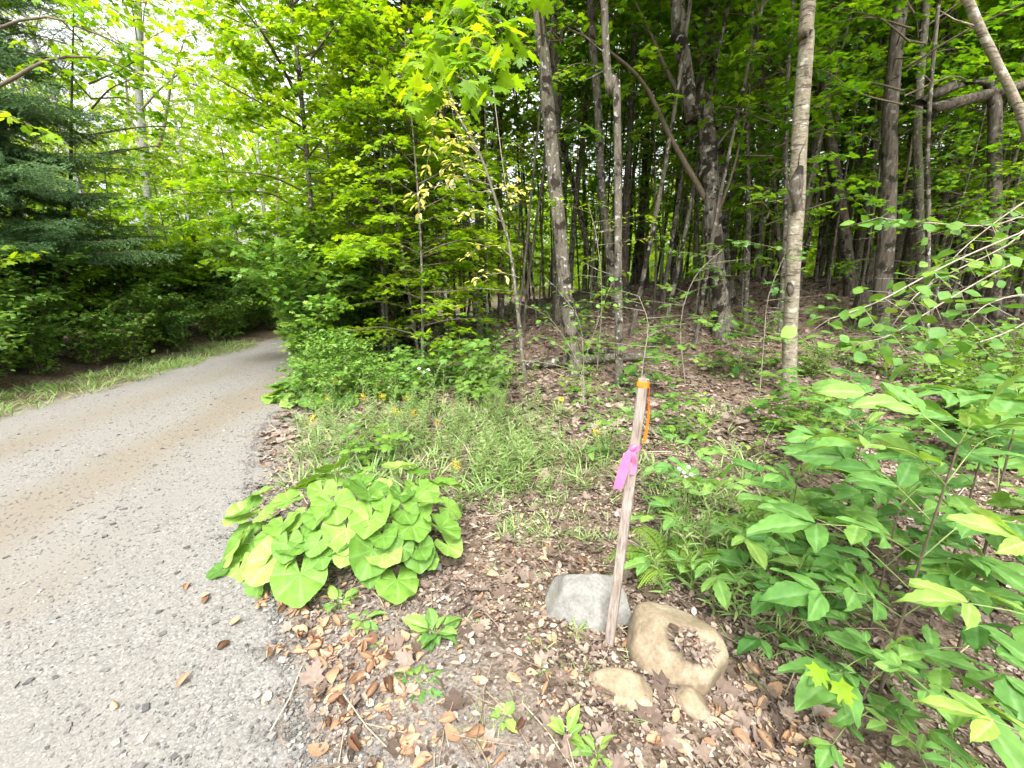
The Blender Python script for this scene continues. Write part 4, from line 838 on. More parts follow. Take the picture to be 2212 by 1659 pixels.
# orange marker cap on the boulder's left and an orange scrap at the stake
mc = gnd(1400, 1425, .035); mt = thing('survey_marker', 'small folded orange marker tag between the boulder and the flat rock', 'marker', tuple(mc))
ob = [(np.array([(-.016, -.012, .0), (.012, -.02, .0), (.02, .006, .006), (-.006, .014, .008)]) + [0, 0, .012], np.array([(0, 1, 2, 3)]), .5), (np.array([(-.016, -.012, .012), (.012, -.02, .012), (.014, -.022, -.012), (-.018, -.014, -.012)]), np.array([(0, 1, 2, 3)]), .5),
      (np.array([(.012, -.02, .012), (.02, .006, .018), (.024, .006, -.008), (.014, -.022, -.012)]), np.array([(0, 1, 2, 3)]), .5)]
build('tag', ob, OR, mt, smooth=False); build('pin', [tube(np.array([[0, 0, -.06], [0, 0, .012]]), .003, 6)], M['greytwig'], mt)

# ------------------------------------------------------------------ butterbur clumps
def heart(g, n=78, m=8):
    """polar heart-shaped toothed blade, origin at the petiole, +x the tip, unit radius"""
    a = np.linspace(-pi * .93, pi * .93, n); t = np.abs(a) / pi
    ro = 1.0 - .12 * t - .10 * np.cos(2 * a + pi) * .5 + .12 * np.exp(-(a / .35) ** 2)
    ro = ro * (1 + .018 * np.sin(a * 9 + g.uniform(0, 6)) + .022 * np.abs(np.sin(a * 17))) * np.where(t > .82, 1 - .9 * (t - .82), 1)
    f = np.linspace(0, 1, m) ** .9; vein = .5 + .5 * np.cos(a * 7.1); vein = vein ** 12
    ph = g.uniform(0, 6.28, 3); cup = g.uniform(0, .36)
    V, Uv = [], []
    for fi in f:
        r = ro * fi; z = cup * fi ** 2 * (.4 + .6 * np.abs(np.sin(a))) - .16 * np.clip(np.cos(a), 0, 1) * fi ** 2 + .05 * fi ** 2 * np.sin(a * 3 + ph[0]) + .045 * fi ** 2 * np.sin(a * 7 + ph[1]) - .04 * (vein - .3) * fi + .012 * g.normal(0, 1, n) * fi
        V.append(np.stack([r * np.cos(a), r * np.sin(a), z], -1)); Uv.append(np.stack([np.full(n, fi + .01), vein * .6 * (1 - .6 * fi)], -1))
    V = np.concatenate(V); Uv = np.concatenate(Uv); i = np.arange(m - 1)[:, None] * n; j = np.arange(n - 1)[None]
    return V, np.stack([i + j, i + n + j, i + n + j + 1, i + j + 1], -1).reshape(-1, 4), Uv
_g = np.random.default_rng(9)
BB = [(_g.uniform(350, 1950), _g.uniform(380, 1000), _g.uniform(90, 140), _g.uniform(200, 340)) for _ in range(10)] + [(370, 860, 165, 215), (620, 1000, 185, 225), (350, 1140, 120, 250), (520, 1190, 110, 260), (850, 1130, 200, 270), (210, 1200, 75, 200), (1590, 1180, 165, 275), (1380, 1120, 90, 265), (1390, 940, 175, 250), (1190, 760, 170, 270), (1110, 590, 160, 285), (1390, 670, 160, 250), (1370, 480, 145, 280),
      (1710, 730, 145, 290), (1930, 760, 140, 330), (1770, 910, 110, 300), (1620, 920, 90, 240), (1990, 900, 100, 320), (2000, 600, 100, 340), (1820, 570, 110, 10), (1620, 510, 95, 270), (1790, 450, 130, 320), (1960, 440, 120, 10), (1760, 340, 90, 30), (1610, 300, 120, 90), (1370, 270, 75, 70), (1110, 270, 130, 90),
      (1060, 370, 100, 130), (900, 370, 110, 150), (1020, 490, 105, 260), (860, 430, 100, 180), (740, 540, 130, 200), (700, 720, 130, 240), (550, 500, 85, 140), (410, 610, 130, 190), (560, 640, 80, 200), (560, 820, 100, 235), (870, 800, 95, 190), (1300, 400, 110, 60), (1240, 330, 80, 90), (1460, 430, 90, 100), (1000, 980, 85, 270), (1650, 620, 110, 300), (1180, 960, 90, 250), (760, 900, 110, 260), (1480, 820, 110, 280), (980, 880, 90, 230), (1850, 1000, 80, 300), (1000, 660, 120, 240), (800, 660, 110, 220), (1500, 560, 110, 270)]
def clump(label, c, rad, leaves, conv, seed, lsc=1.):
    t = thing('butterbur_plant', label, 'plant', tuple(c), None); g = np.random.default_rng(seed); o = np.array([0, 0, EYE])
    for (cx, cy, r, ang) in leaves:
        px, py = conv(cx, cy); d = ray(px, py); A = (d / rad); B = (o - c) / rad; aa, bb, cc = A @ A, 2 * A @ B, B @ B - 1; disc = bb * bb - 4 * aa * cc
        tt = (-bb - math.sqrt(disc)) / (2 * aa) if disc > 0 else -bb / (2 * aa)
        p = o + d * tt; depth = tt
        out = nrm((p - c) / rad ** 2); p = p - out * g.uniform(0, .05)
        if p[2] < Hf(p[0], p[1]) + .03: p[2] = Hf(p[0], p[1]) + .04
        nor = nrm(out * .75 + np.array([0, -.1, .75]) + g.normal(0, .3, 3))
        a = radians(ang); scr = np.array([cos(a), 0, 0]) + np.array([0, sin(PITCH), cos(PITCH)]) * sin(a)    # direction seen in the picture
        vd = nrm(d); tip = scr - vd * (scr @ nor) / (vd @ nor) if abs(vd @ nor) > .25 else scr          # lay it in the leaf's plane
        tip = nrm(tip - nor * (tip @ nor)); R = r * conv(1, 0, True) / F * depth * 1.13 * lsc
        org = p - tip * R * .12
        V, Fq, Uv = heart(g); ch = scatter((V, Fq, Uv), org[None], tip[None], nor[None], R * .98, float(np.clip(g.normal(.5, .32), 0, 1)))
        lf = build('leaf', [ch], M['colt'], t, c)
        b = c + np.array([g.normal(0, .12), g.normal(0, .08), 0]); b[2] = Hf(b[0], b[1]) - .01; b = b * .7 + np.array([org[0], org[1], b[2]]) * .3; mid = (b + org) / 2 + [0, 0, .05] - out * .04
        build('leaf_stalk', [tube(spline(np.array([b, mid, org - nor * .004]), 8), np.linspace(.0045, .003, 8), 5)], M['stalk'], lf, c)
    return t
k1 = .2864
def cv(x, y, sc=False): return k1 if sc else (403.2 + x * k1, 921.6 + y * k1)
cc = np.array([-.93, 2.33, 0.]); cc[2] = Hf(cc[0], cc[1])
clump('large clump of big heart shaped bright green leaves at the gravel edge', cc, np.array([.74, .52, .42]), BB, cv, 91)
g = np.random.default_rng(92); c2 = np.array([-2.45, 5.55, 0.]); c2[2] = Hf(-2.45, 5.55)
L2 = [(g.uniform(585, 760), g.uniform(822, 872), g.uniform(14, 22), g.uniform(180, 360)) for _ in range(46)]
clump('smaller distant patch of heart shaped leaves beside the road further up', c2, np.array([.62, .5, .2]), L2, lambda x, y, sc=False: 1.0 if sc else (x, y), 93)

# ------------------------------------------------------------------ ash saplings and other near plants
def leaflet(g, wd=.2, n=14, m=4, droop=.14, serr=.05, bite=0.0):
    xs = np.linspace(0, 1, n); V, Uv = [], []; ph = g.uniform(0, 6.28); curl = g.normal(0, .06)
    for i, x in enumerate(xs):
        wv = wd * (sin(pi * x ** .78) ** .85 if 0 < x < 1 else .01) * (1 + (serr if i % 2 else -serr)) * (1 - (bite * g.random() if g.random() < .25 else 0))
        for j in range(-m, m + 1):
            f = j / m; z = -droop * x * x + .35 * abs(f) * wv * (1 - .3 * abs(f)) + .012 * sin(x * 34 - abs(f) * 3) * (1 - abs(f) * .4) + .03 * f * sin(x * 8 + ph) + curl * f * x
            V.append((x + .05 * abs(f) * wv / wd, wv * f, z)); Uv.append((x + .01, .6 if j == 0 else (.14 if (i % 3 == abs(j) % 3) else 0)))
    k = 2 * m + 1; i = np.arange(n - 1)[:, None] * k; j = np.arange(k - 1)[None]
    return np.array(V), np.stack([i + j, i + k + j, i + k + j + 1, i + j + 1], -1).reshape(-1, 4), np.array(Uv)
def ash_leaf(parent, origin, a, d, L, g, pairs=3, lsz=.13, wd=.2, up=None, shade=.5, mat='ash', droop=.12):
    """pinnate leaf: rachis from a along d, paired leaflets and an end one"""
    d = nrm(d); P = spline(np.array([a, a + d * L * .5 + [0, 0, .05 * L], a + d * L - np.array([0, 0, droop * L])]), 9)
    T_ = nrm(np.gradient(P, axis=0)); nr = nrm(np.cross(np.cross(T_[4], [0, 0, 1.]), T_[4])); nr = nrm(nr + g.normal(0, .12, 3)); ch = []
    for k in range(pairs):
        i = 3 + int(round(k * 4.6 / max(pairs - 1, 1))); i = min(i, 8)
        for s_ in (-1, 1):
            sd_ = nrm(np.cross(nr, T_[i])) * s_; tp = sd_ * 1.0 + T_[i] * g.uniform(.6, 1.2) + g.normal(0, .12, 3)
            ch.append(scatter(leaflet(g, wd, bite=.25), P[i][None], tp[None], (nr + g.normal(0, .26, 3))[None], lsz * g.uniform(.8, 1.05) * (.8 + .08 * k), float(np.clip(shade + g.normal(0, .14), 0, 1))))
    ch.append(scatter(leaflet(g, wd, bite=.1), P[8][None], (T_[8] - [0, 0, .1])[None], nr[None], lsz * 1.12, float(np.clip(shade + g.normal(0, .1), 0, 1))))
    o = build('leaf', ch, M[mat], parent, origin)
    build('leaf_stalk', [tube(P, np.linspace(.0028, .0012, 9), 5)], M['stalk'], o, origin)
    return o
def ash(label, base, h, nodes, L, lsz, seed, lean=(0, 0), wd=.2, shade=.5, az0=0, name='ash_sapling', cat='sapling', q0=.25):
    g = np.random.default_rng(seed); base = np.array([base[0], base[1], Hf(base[0], base[1])]); t = thing(name, label, cat, tuple(base))
    P = spline(base + np.array([[0, 0, -.03], [lean[0] * .3, lean[1] * .3, h * .4], [lean[0], lean[1], h]]), 12)
    build('stem', [tube(P, np.linspace(.008, .003, 12) * (h ** .5), 6)], M['twig'], t, base)
    for k in range(nodes):
        q = q0 + (1 - q0) * k / max(nodes - 1, 1); i = q * 11; i0 = min(int(i), 10); a = P[i0] + (P[i0 + 1] - P[i0]) * (i - i0)
        for s_ in (0, pi):
            az = az0 + k * pi / 2 + s_ + g.normal(0, .25); d = np.array([cos(az), sin(az), .35 + .25 * q + g.normal(0, .1)])
            ash_leaf(t, base, a, d, L * g.uniform(.8, 1.1) * (1 - .25 * (k == nodes - 1)), g, 3 if k % 3 else 2, lsz * (1 - .15 * (k == nodes - 1)), wd, shade=shade)
    ash_leaf(t, base, P[-1], np.array([.1, -.2, 1]), L * .4, g, 1, lsz * .8, wd, shade=shade + .25)
    return t
ash('tall ash sapling with big pointed leaflets standing nearest at the right', (1.52, 1.42), 1.15, 8, .42, .22, 101, (.0, -.05), wd=.21, az0=.2)
ash('ash sapling with large leaflets cut by the right edge of the photo', (2.05, 1.62), 1.2, 7, .42, .22, 102, (-.05, 0), wd=.23, az0=.9, shade=.4)
ash('knee high ash sapling with pale leaflets just right of the survey stake', (1.02, 2.05), .55, 5, .32, .15, 103, (.05, 0), wd=.22, az0=.1, shade=.6)
ash('low ash sapling between the knee high one and the tall one', (1.45, 2.0), .62, 5, .32, .16, 104, (0, 0), wd=.23, az0=.5)
ash('bushy ash sapling behind the tallest sapling', (1.95, 2.25), .85, 6, .34, .165, 105, (0, 0), wd=.22, az0=.3, shade=.4)
ash('small ash seedling on the bank right of the stake and behind the ferns', (1.25, 2.75), .42, 4, .26, .13, 106, (0, 0), wd=.23, az0=.7)
ash('small ash sapling low in front of the grass at the lower right', (1.3, 1.28), .33, 4, .24, .10, 107, (.04, 0), wd=.25, az0=.2, shade=.4)
ash('ash seedling with small leaflets in the bottom right shade', (1.42, 1.08), .30, 4, .24, .10, 108, (0, 0), wd=.24, az0=.8, shade=.5)
ash('low leafy seedling at the bottom edge right of the fallen leaves', (1.12, .93), .15, 3, .12, .06, 109, (0, 0), wd=.3, az0=.8, shade=.75)
ash('ash sapling filling the gap behind the lower right seedlings', (1.75, 1.75), .7, 5, .34, .16, 110, (0, 0), wd=.24, az0=.4, shade=.35)
ash('ash sapling near the right edge in front of the bushy one', (2.35, 2.0), 1.1, 6, .38, .2, 111, (0, 0), wd=.24, az0=1.1, shade=.45)
ash('short ash sapling with dark leaflets behind the grass tuft at the lower right', (1.25, 1.62), .42, 4, .26, .13, 112, (0, 0), wd=.25, az0=.6, shade=.2)
ash('ash sapling at the back of the thicket on the right', (2.5, 2.8), .9, 6, .34, .16, 113, (0, 0), wd=.24, az0=.2, shade=.3)
# shrub standing just outside the right edge that pushes big bright leaves into view
gE = np.random.default_rng(120); eb = np.array([1.75, .82, Hf(1.75, .82)]); et = thing('ash_sapling', 'near ash sapling whose bright big leaves reach in from the right edge', 'sapling', tuple(eb))
build('stem', [tube(spline(np.array([eb, eb + [-.03, 0, .4], eb + [-.1, .02, .95]]), 8), np.linspace(.009, .004, 8), 6)], M['twig'], et, eb)
for a, b_, lz in (((2330, 1380), (1960, 1245), .14), ((2300, 1640), (2060, 1500), .15), ((2330, 1250), (2150, 1120), .12)):
    A_ = D(*a, .84); B_ = D(*b_, .93); dv = B_ - A_; Lr = np.linalg.norm(dv) * .62; q = eb + [-.08, .02, .7 if a[1] < 1500 else .42]
    P = np.array([q, A_]); ash_leaf(et, eb, A_, dv, Lr, gE, 2, lz, .19, shade=.95, droop=.05); build('twig', [tube(spline(P, 4), .003, 5)], M['stalk'], et, eb)

# arching hazel with round leaves at the right
hb = np.array([5.2, 3.9, Hf(5.2, 3.9)]); ht = thing('hazel_shrub', 'arching shrub with grey twigs and rounded leaves hanging across the dark wood at the right', 'shrub', tuple(hb)); TH = Tree(9)
for P in (((2420, 420, 0), (2212, 500, -.3), (2050, 570, -.6), (1900, 650, -.8), (1790, 690, -.9)), ((2420, 500, 0), (2212, 560, -.3), (2060, 640, -.5), (1930, 720, -.7), (1860, 740, -.8)), ((2400, 380, .2), (2180, 480, 0), (1990, 480, -.2), (1900, 470, -.3)), ((2380, 600, -.2), (2212, 700, -.5), (2090, 745, -.7), (2000, 740, -.8)),
          ((2380, 450, 0), (2150, 545, -.2), (2000, 620, -.4), (1930, 700, -.5)), ((2430, 700, -.4), (2250, 640, -.6), (2150, 650, -.8), (2090, 690, -.9)), ((2400, 350, 0), (2240, 420, -.2), (2100, 520, -.3), (2010, 610, -.4))):
    Q = pl(3.3, *P); Q = np.concatenate([[hb], Q]) if P[0][0] > 2000 else Q
    TH.limb(Q, .009, .088, tl=.32, ts=.17, ls=.105, start=.5, n=18, sub=True, droop=.3, flat=.5, r1=.002)
limbs_on(ht, hb, TH, 'hazel', ROUND, 'greytwig', keep=.62)
hb2 = np.array([1.25, 4.9, 0]); 
TH2 = Tree(10); hb2 = G(1260, 880); ht2 = thing('hazel_shrub', 'wispy shrub with small rounded pale leaves in front of the mottled leaning trunk', 'shrub', tuple(hb2))
for P in (((1255, 800, 0), (1200, 740, 0), (1130, 720, 0)), ((1255, 800, 0), (1190, 690, .1), (1110, 650, .2)), ((1260, 780, 0), (1250, 690, 0), (1200, 620, .1)), ((1255, 810, 0), (1150, 780, -.1), (1060, 790, -.2)), ((1258, 800, 0), (1290, 700, 0), (1310, 640, 0))):
    TH2.limb(np.concatenate([[hb2], pl(hb2[1], *P)]), .006, .07, tl=.4, ts=.12, ls=.08, start=.4, n=12, sub=True, droop=.2)
limbs_on(ht2, hb2, TH2, 'hazel', ROUND, 'greytwig', keep=.7)
# two wispy maple sprays hanging in front of the trunks
for lab, P, tpl, lf in (('slim young maple spreading flat leaf sprays beside the slim straight trunk', ((1380, 870, 0), (1390, 780, 0), (1400, 700, 0), (1380, 640, 0)), MAPLE, 'hazel'), ('slim young ash with bright leaflets hanging across the leaning trunk', ((1290, 800, 0), (1300, 650, 0), (1290, 520, -.1), (1270, 440, -.1)), OV, 'edge'),
                        ('slender maple whose blue green sprays hang in front of the biggest trunk', ((1480, 830, 0), (1470, 700, 0), (1500, 600, 0), (1560, 540, 0)), MAPLE, 'hazel'), ('slender young maple whose flat sprays cross the pale birch', ((1640, 860, 0), (1650, 740, 0), (1660, 640, 0), (1700, 540, 0)), MAPLE, 'hazel')):
    b = G(P[0][0], P[0][1]); Tq = Tree(int(P[0][0])); Q = pl(b[1], *P); Q[0] = b; t = thing('young_maple' if tpl is MAPLE else 'young_ash', lab, 'sapling', tuple(b)); Tq.wood.append(tube(spline(Q, 10), np.linspace(.008, .004, 10), 6)); gq = Tq.g
    for k in range(11):
        a = spline(Q, 12)[4 + k % 8]; az = gq.uniform(0, 6.28); d = np.array([cos(az), sin(az) * .7, .12]) * gq.uniform(.5, 1.0); Tq.limb(np.array([a, a + d * .5, a + d]), .004, .085, tl=.22, ts=.16, ls=.08, start=.3, n=6, sub=False, droop=.2)
    limbs_on(t, b, Tq, lf, tpl, 'greytwig')

# ferns
def fern(label, base, n, L, seed, shade=.5):
    g = np.random.default_rng(seed); base = np.array([base[0], base[1], Hf(base[0], base[1])]); t = thing('fern', label, 'fern', tuple(base))
    for k in range(n):
        az = k * 6.28 / n + g.normal(0, .3); d = np.array([cos(az), sin(az), 0]); l = L * g.uniform(.75, 1.1)
        P = spline(np.array([[0, 0, 0], d * l * .35 + [0, 0, l * .45], d * l * .75 + [0, 0, l * .55], d * l * 1.05 + [0, 0, l * .4]]), 24); Tn = nrm(np.gradient(P, axis=0)); pp, tt, nn, ss = [], [], [], []
        for i in range(4, 24):
            q = (i - 4) / 20; pl_ = l * .32 * (sin(pi * (q * .8 + .18)) ** .8) * (1 - q * .5); up = nrm(np.cross(np.cross(Tn[i], [0, 0, 1.]), Tn[i]))
            for s_ in (-1, 1):
                sd_ = nrm(np.cross(up, Tn[i])) * s_ + Tn[i] * .25; m = max(2, int(pl_ / .009)); f = np.linspace(.08, 1, m)
                for s2 in (-1, 1):
                    pp.append(P[i] + sd_ * (f * pl_)[:, None] - up * (f ** 2 * pl_ * .15)[:, None]); tt.append(np.repeat((Tn[i] * s2 + sd_ * .35)[None], m, 0)); nn.append(np.repeat(up[None], m, 0)); ss.append(.022 * (1.05 - f) * (pl_ / .1) ** .5 + .004)
        pp, tt, nn, ss = map(np.concatenate, (pp, tt, nn, ss))
        build('frond', [(lambda c: (c[0] + base, c[1], c[2]))(scatter(lance(.22, 2), pp, tt, nn, ss, np.clip(g.normal(shade, .12), 0, 1))), (lambda c: (c[0] + base, c[1], c[2]))(tube(P, np.linspace(.002, .0008, 24), 3))], M['fern'], t, base)
fb = G(1450, 1260); fern('bright yellow green fern just right of the survey stake', fb, 6, .36, 131, .8)
fern('darker fern on the slope under the saplings right of centre', G(1660, 1190), 6, .36, 133, .2)
fern('fern at the bottom right corner behind the fallen leaves', (1.55, 1.0), 4, .2, 134, .5)
fern('blue green fern among the shrubs at the far right edge of the road', G(800, 800), 8, .5, 135, .2)

# goldenrod and other herbs of the verge
def goldenrod(seed, h, fl):
    g = np.random.default_rng(seed); T = Tree(seed); parts = []
    P = spline(np.array([[0, 0, -.02], [g.normal(0, .03), g.normal(0, .03), h * .5], [g.normal(0, .09), g.normal(0, .09), h]]), 12); T.wood.append(tube(P, np.linspace(.0025, .001, 12), 4))
    n = int(h * 110); q = np.linspace(.08, .98, n); i = q * 11; i0 = np.minimum(i.astype(int), 10); a = P[i0] + (P[i0 + 1] - P[i0]) * (i - i0)[:, None]; az = np.arange(n) * 2.4
    d = np.stack([np.cos(az), np.sin(az), .5 + .3 * q], -1)
    lv = scatter(lance(.07, 4, droop=.3), a, d, np.stack([-np.cos(az) * .4, -np.sin(az) * .4, np.ones(n)], -1) + g.normal(0, .2, (n, 3)), .085 * (1.15 - .7 * q) * g.uniform(.7, 1.2, n), np.clip(g.normal(.55, .22, n), 0, 1))
    parts = [('stem', build('stem', T.wood, M['stalk'], link=False)), ('leaves', build('leaves', [lv], M['grass'], link=False))]
    if fl:
        m = 110; az = g.uniform(0, 6.28, m); r = g.random(m) ** .7 * .055; c = P[-1] + np.stack([np.cos(az) * r, np.sin(az) * r, g.uniform(-.05, .04, m) - r * .5], -1)
        parts.append(('flower_head', build('flower_head', [scatter(QUAD, c, g.normal(0, 1, (m, 3)), g.normal(0, .5, (m, 3)) + [0, 0, 1], .011, g.random(m))], M['gold'], link=False)))
    return dict(name='goldenrod' if fl else 'meadow_herb', parts=parts)
M['gold'] = rndmat('goldenrod_flower', [(0, (.55, .38, .02)), (1, (.85, .65, .05))], rough=.7, trans=.2)
GR = [goldenrod(140, .5, False), goldenrod(141, .42, False), goldenrod(142, .6, False), goldenrod(143, .62, True), goldenrod(144, .55, True)]
g = np.random.default_rng(145)
for k in range(190):
    px = g.uniform(640, 1180); py = g.uniform(885, 1075)
    if px < 690 and g.random() < .6: continue
    if py > 1000 and px < 980: continue
    p = G(px, py); place(GR[k % 3], 'feathery narrow leaved herb in the green patch behind the heart shaped leaves', 'plant', tuple(p), g.uniform(0, 6.28), g.uniform(.7, 1.15), 'narrow leaved herbs in the patch behind the heart shaped leaves', (g.normal(0, .12), g.normal(0, .12)))
for k, (px, py) in enumerate([(735, 850), (745, 905), (700, 880), (770, 915), (800, 905), (830, 905), (850, 925), (870, 915), (905, 935), (930, 930), (950, 935), (760, 900), (820, 895), (970, 920), (995, 1075), (960, 1080), (680, 960), (700, 985), (890, 900), (1000, 925), (1290, 1000), (735, 1000)][::2]):
    p = G(px, py + 40); place(GR[3 + k % 2], 'goldenrod with a small yellow flower plume in the verge patch', 'flower', tuple(p), g.uniform(0, 6.28), g.uniform(.55, .75), 'goldenrods in the verge patch', (g.normal(0, .1), g.normal(0, .1)))
# willow-like herbs right of the stake
for k, (px, py) in enumerate([(1500, 1290), (1545, 1330), (1580, 1270), (1440, 1290), (1600, 1340), (1530, 1240), (1470, 1210)]):
    p = G(px, py); place(GR[k % 3], 'leafy narrow leaved stem right of the stake, above the boulder', 'plant', tuple(p), g.uniform(0, 6.28), g.uniform(.8, 1.1), 'narrow leaved stems right of the stake', (g.normal(0, .1), g.normal(0, .1)))
for k in range(26):
    p = G(g.uniform(1380, 1750), g.uniform(1010, 1200)); place([GR[1], SEED[2], SEED[1]][k % 3], 'small green weed on the littered bank right of the stake', 'weed', tuple(p), g.uniform(0, 6.28), g.uniform(.35, .65), 'small weeds on the bank right of the stake')
def daisy(label, px, py, Y, col, core, rad, name, cat='flower', n=12, cr=.3):
    f = D(px, py, Y); b = np.array([f[0] + .02, f[1], Hf(f[0], f[1])]); t = thing(name, label, cat, tuple(b))
    build('stem', [tube(spline(np.array([b, (b + f) / 2 + [.02, 0, 0], f]), 8), .002, 5)], M['stalk'], t, b); a = np.arange(n) * 2 * pi / n; nn = nrm(np.array([.1, -.5, .8])); u_ = nrm(np.cross(nn, [0, 1, 0])); v_ = np.cross(nn, u_)
    d = np.cos(a)[:, None] * u_ + np.sin(a)[:, None] * v_; build('petals', [scatter(lance(.16, 4, droop=.35), np.repeat(f[None], n, 0), d, np.repeat(nn[None], n, 0), rad, .5)], col, t, b)
    build('flower_centre', [tube(np.array([f - nn * .002, f + nn * rad * .2, f + nn * rad * .36]), [rad * cr, rad * cr * .9, rad * .05], 9)], core, t, b)
    lp = np.array([b + (f - b) * q for q in (.12, .25, .4, .6)]); g = np.random.default_rng(int(px)); d = g.normal(0, 1, (4, 3)); d[:, 2] = .4
    build('leaves', [scatter(lance(.16, 4), lp, d, np.tile([0, 0, 1.], (4, 1)), .08, .5)], M['herb'], t, b)
YP = plain('yellow_petal', (.88, .66, .02), trans=.3, var=.08); DK = plain('dark_centre', (.03, .02, .012)); WP = plain('white_petal', (.8, .8, .78), trans=.3, var=.04); YC = plain('yellow_centre', (.7, .55, .1))
b1 = G(1215, 925); daisy('left black eyed yellow daisy flower in front of the leaning trunk foot', 1213, 861, b1[1], YP, DK, .034, 'yellow_daisy')
b1 = G(1298, 960); daisy('right black eyed yellow daisy flower near the top of the stake', 1294, 911, b1[1], YP, DK, .032, 'yellow_daisy')
for k, (px, py) in enumerate([(1468, 1012), (1478, 1020), (1488, 1008), (1494, 1024), (1482, 1030)]):
    daisy('small white aster in the cluster right of the pink ribbon', px, py, 2.15 + .01 * k, WP, YC, .013, 'white_aster', n=9, cr=.2)
    C.objects[-1]
for o in C.objects:
    if o.get('label', '').startswith('small white aster'): o['group'] = 'white asters right of the pink ribbon'
for k, (px, py) in enumerate([(905, 795), (915, 803), (925, 798)]):
    daisy('tiny white flower head far back in the verge herbs', px, py, 5.6, WP, YC, .03, 'white_aster', n=9, cr=.2)
for o in C.objects:
    if o.get('label', '').startswith('tiny white'): o['group'] = 'white flowers in the verge'

# rosette weeds and seedlings in the foreground
def weed(label, px, py, n, L, wd, seed, up=.5, shade=.6, name='weed', droop=.4, st=.35):
    g = np.random.default_rng(seed); b = G(px, py); t = thing(name, label, 'weed', tuple(b))
    for k in range(n):
        az = k * 2.4 + g.normal(0, .3); d = nrm(np.array([cos(az), sin(az), up * g.uniform(.3, 1.4)])); l = L * g.uniform(.6, 1.15); a = b + d * l * st
        ch = [scatter(leaflet(g, wd, 10, 3, droop, .06), a[None], (d - [0, 0, .15])[None], (np.array([0, 0, 1.]) + g.normal(0, .25, 3))[None], l, float(np.clip(g.normal(shade, .15), 0, 1)))]
        o = build('leaf', ch, M['ash'], t, b); build('leaf_stalk', [tube(np.array([b, (a + b) / 2 + [0, 0, .004], a]), .0016, 4)], M['stalk'], o, b)
weed('leafy dark green weed rising above the fallen leaves below the big leaves', 940, 1375, 18, .11, .28, 151, .9)
weed('wilting weed with drooping leaves on the pile of tan leaves', 905, 1475, 11, .14, .32, 152, .2, .4, droop=.8)
weed('light green weed at the left end of the leaf pile', 785, 1345, 12, .08, .24, 153, .6)
weed('pale crinkled weed under the front of the big leaves', 735, 1305, 11, .075, .3, 154, .8, .8)
weed('small five leaved weed alone on the bare soil', 1172, 1452, 7, .035, .32, 155, .4, .6)
weed('small round leaved weed at the bottom beside a curled leaf', 1085, 1560, 6, .05, .36, 156, .5, .8)
weed('upright light green weed at the bottom edge, tallest leaf standing', 1225, 1600, 6, .075, .26, 157, 1.6, .8)
weed('light green weed at the bottom edge right of the upright one', 1290, 1635, 8, .07, .22, 158, 1.2, .8)
weed('tiny green sprig alone on the gravel', 490, 1560, 3, .04, .3, 159, .2, .9)
weed('tiny green sprig at the edge of the leaf pile', 820, 1400, 5, .035, .35, 160, .5, .8)
weed('low green weed at the foot of the big leaves on their right', 900, 1215, 9, .05, .3, 161, .5, .5)
weed('small weed right of the grey angular rock by the stake', 1430, 1275, 6, .07, .3, 162, .5, .5)
weed('tiny pale weed left of the grey rock', 1040, 1345, 5, .03, .35, 163, .5, .8)
weed('grass green weed in front of the grey rock at the stake', 1245, 1370, 9, .06, .08, 164, 1.0, .8)
# yellow-green maple seedling at the lower right
ms_ = G(1840, 1600); mt_ = thing('maple_seedling', 'two bright yellow green maple leaves on a seedling at the lower right', 'seedling', tuple(ms_)); ch = []
for k, (px, py, s_) in enumerate([(1772, 1465, .062), (1812, 1497, .066)]):
    p = D(px, py, ms_[1] - .17 - .03 * k); o = build('leaf', [scatter(MAPLE, (p - np.array([0, -.01, -.03]))[None], np.array([[-.5 + .6 * k, -.6, -.35]]), np.array([[0, -.5, .8]]), s_, .55)], M['edge'], mt_, ms_); build('leaf_stalk', [tube(spline(np.array([ms_, (ms_ + p) / 2 + [0, 0, .05], p + [0, .01, .03]]), 6), .0012, 4)], M['stalk'], o, ms_)

# ------------------------------------------------------------------ fallen leaves one can count
def dead_leaf(seed):
    g = np.random.default_rng(seed); n, m = 12, 4; V = []; cv_ = g.uniform(.3, 2.4); cl_ = g.uniform(-.5, .9); wd = g.uniform(.24, .44); tw = g.normal(0, .5)
    for i in range(n):
        x = i / (n - 1); wv = wd * (sin(pi * x ** .8) ** .7 if 0 < i < n - 1 else .02) * (1 + g.normal(0, .05))
        for j in range(-m, m + 1):
            f = j / m; th = f * cv_; V.append((x, wv * math.sin(th) / max(cv_, .3) + tw * .12 * x * x, wv * (1 - math.cos(th)) * .9 + cl_ * (x - .4) ** 2 + g.normal(0, .008) + .01 * sin(x * 30 + abs(f) * 4)))
    k = 2 * m + 1; i = np.arange(n - 1)[:, None] * k; j = np.arange(k - 1)[None]
    V = np.array(V); Fq = np.stack([i + j, i + k + j, i + k + j + 1, i + j + 1], -1).reshape(-1, 4)
    sh = g.random(); return build('fallen_leaf', [(V, Fq, sh), tube(np.array([[0, 0, .02], [-.12, .02, .02], [-.25, .03, .0]]), .012, 4, r=.1)], M['fallen'], link=False)
DL = [dead_leaf(170 + k) for k in range(24)]; DLm = build('fallen_leaf', [scatter(MAPLE, np.zeros((1, 3)), np.array([[1., 0, 0]]), np.array([[0, 0, 1.]]), 1, .5)], plain('red_orange_leaf', (.6, .16, .04), trans=.15), link=False)
g = np.random.default_rng(171); nfl = 0
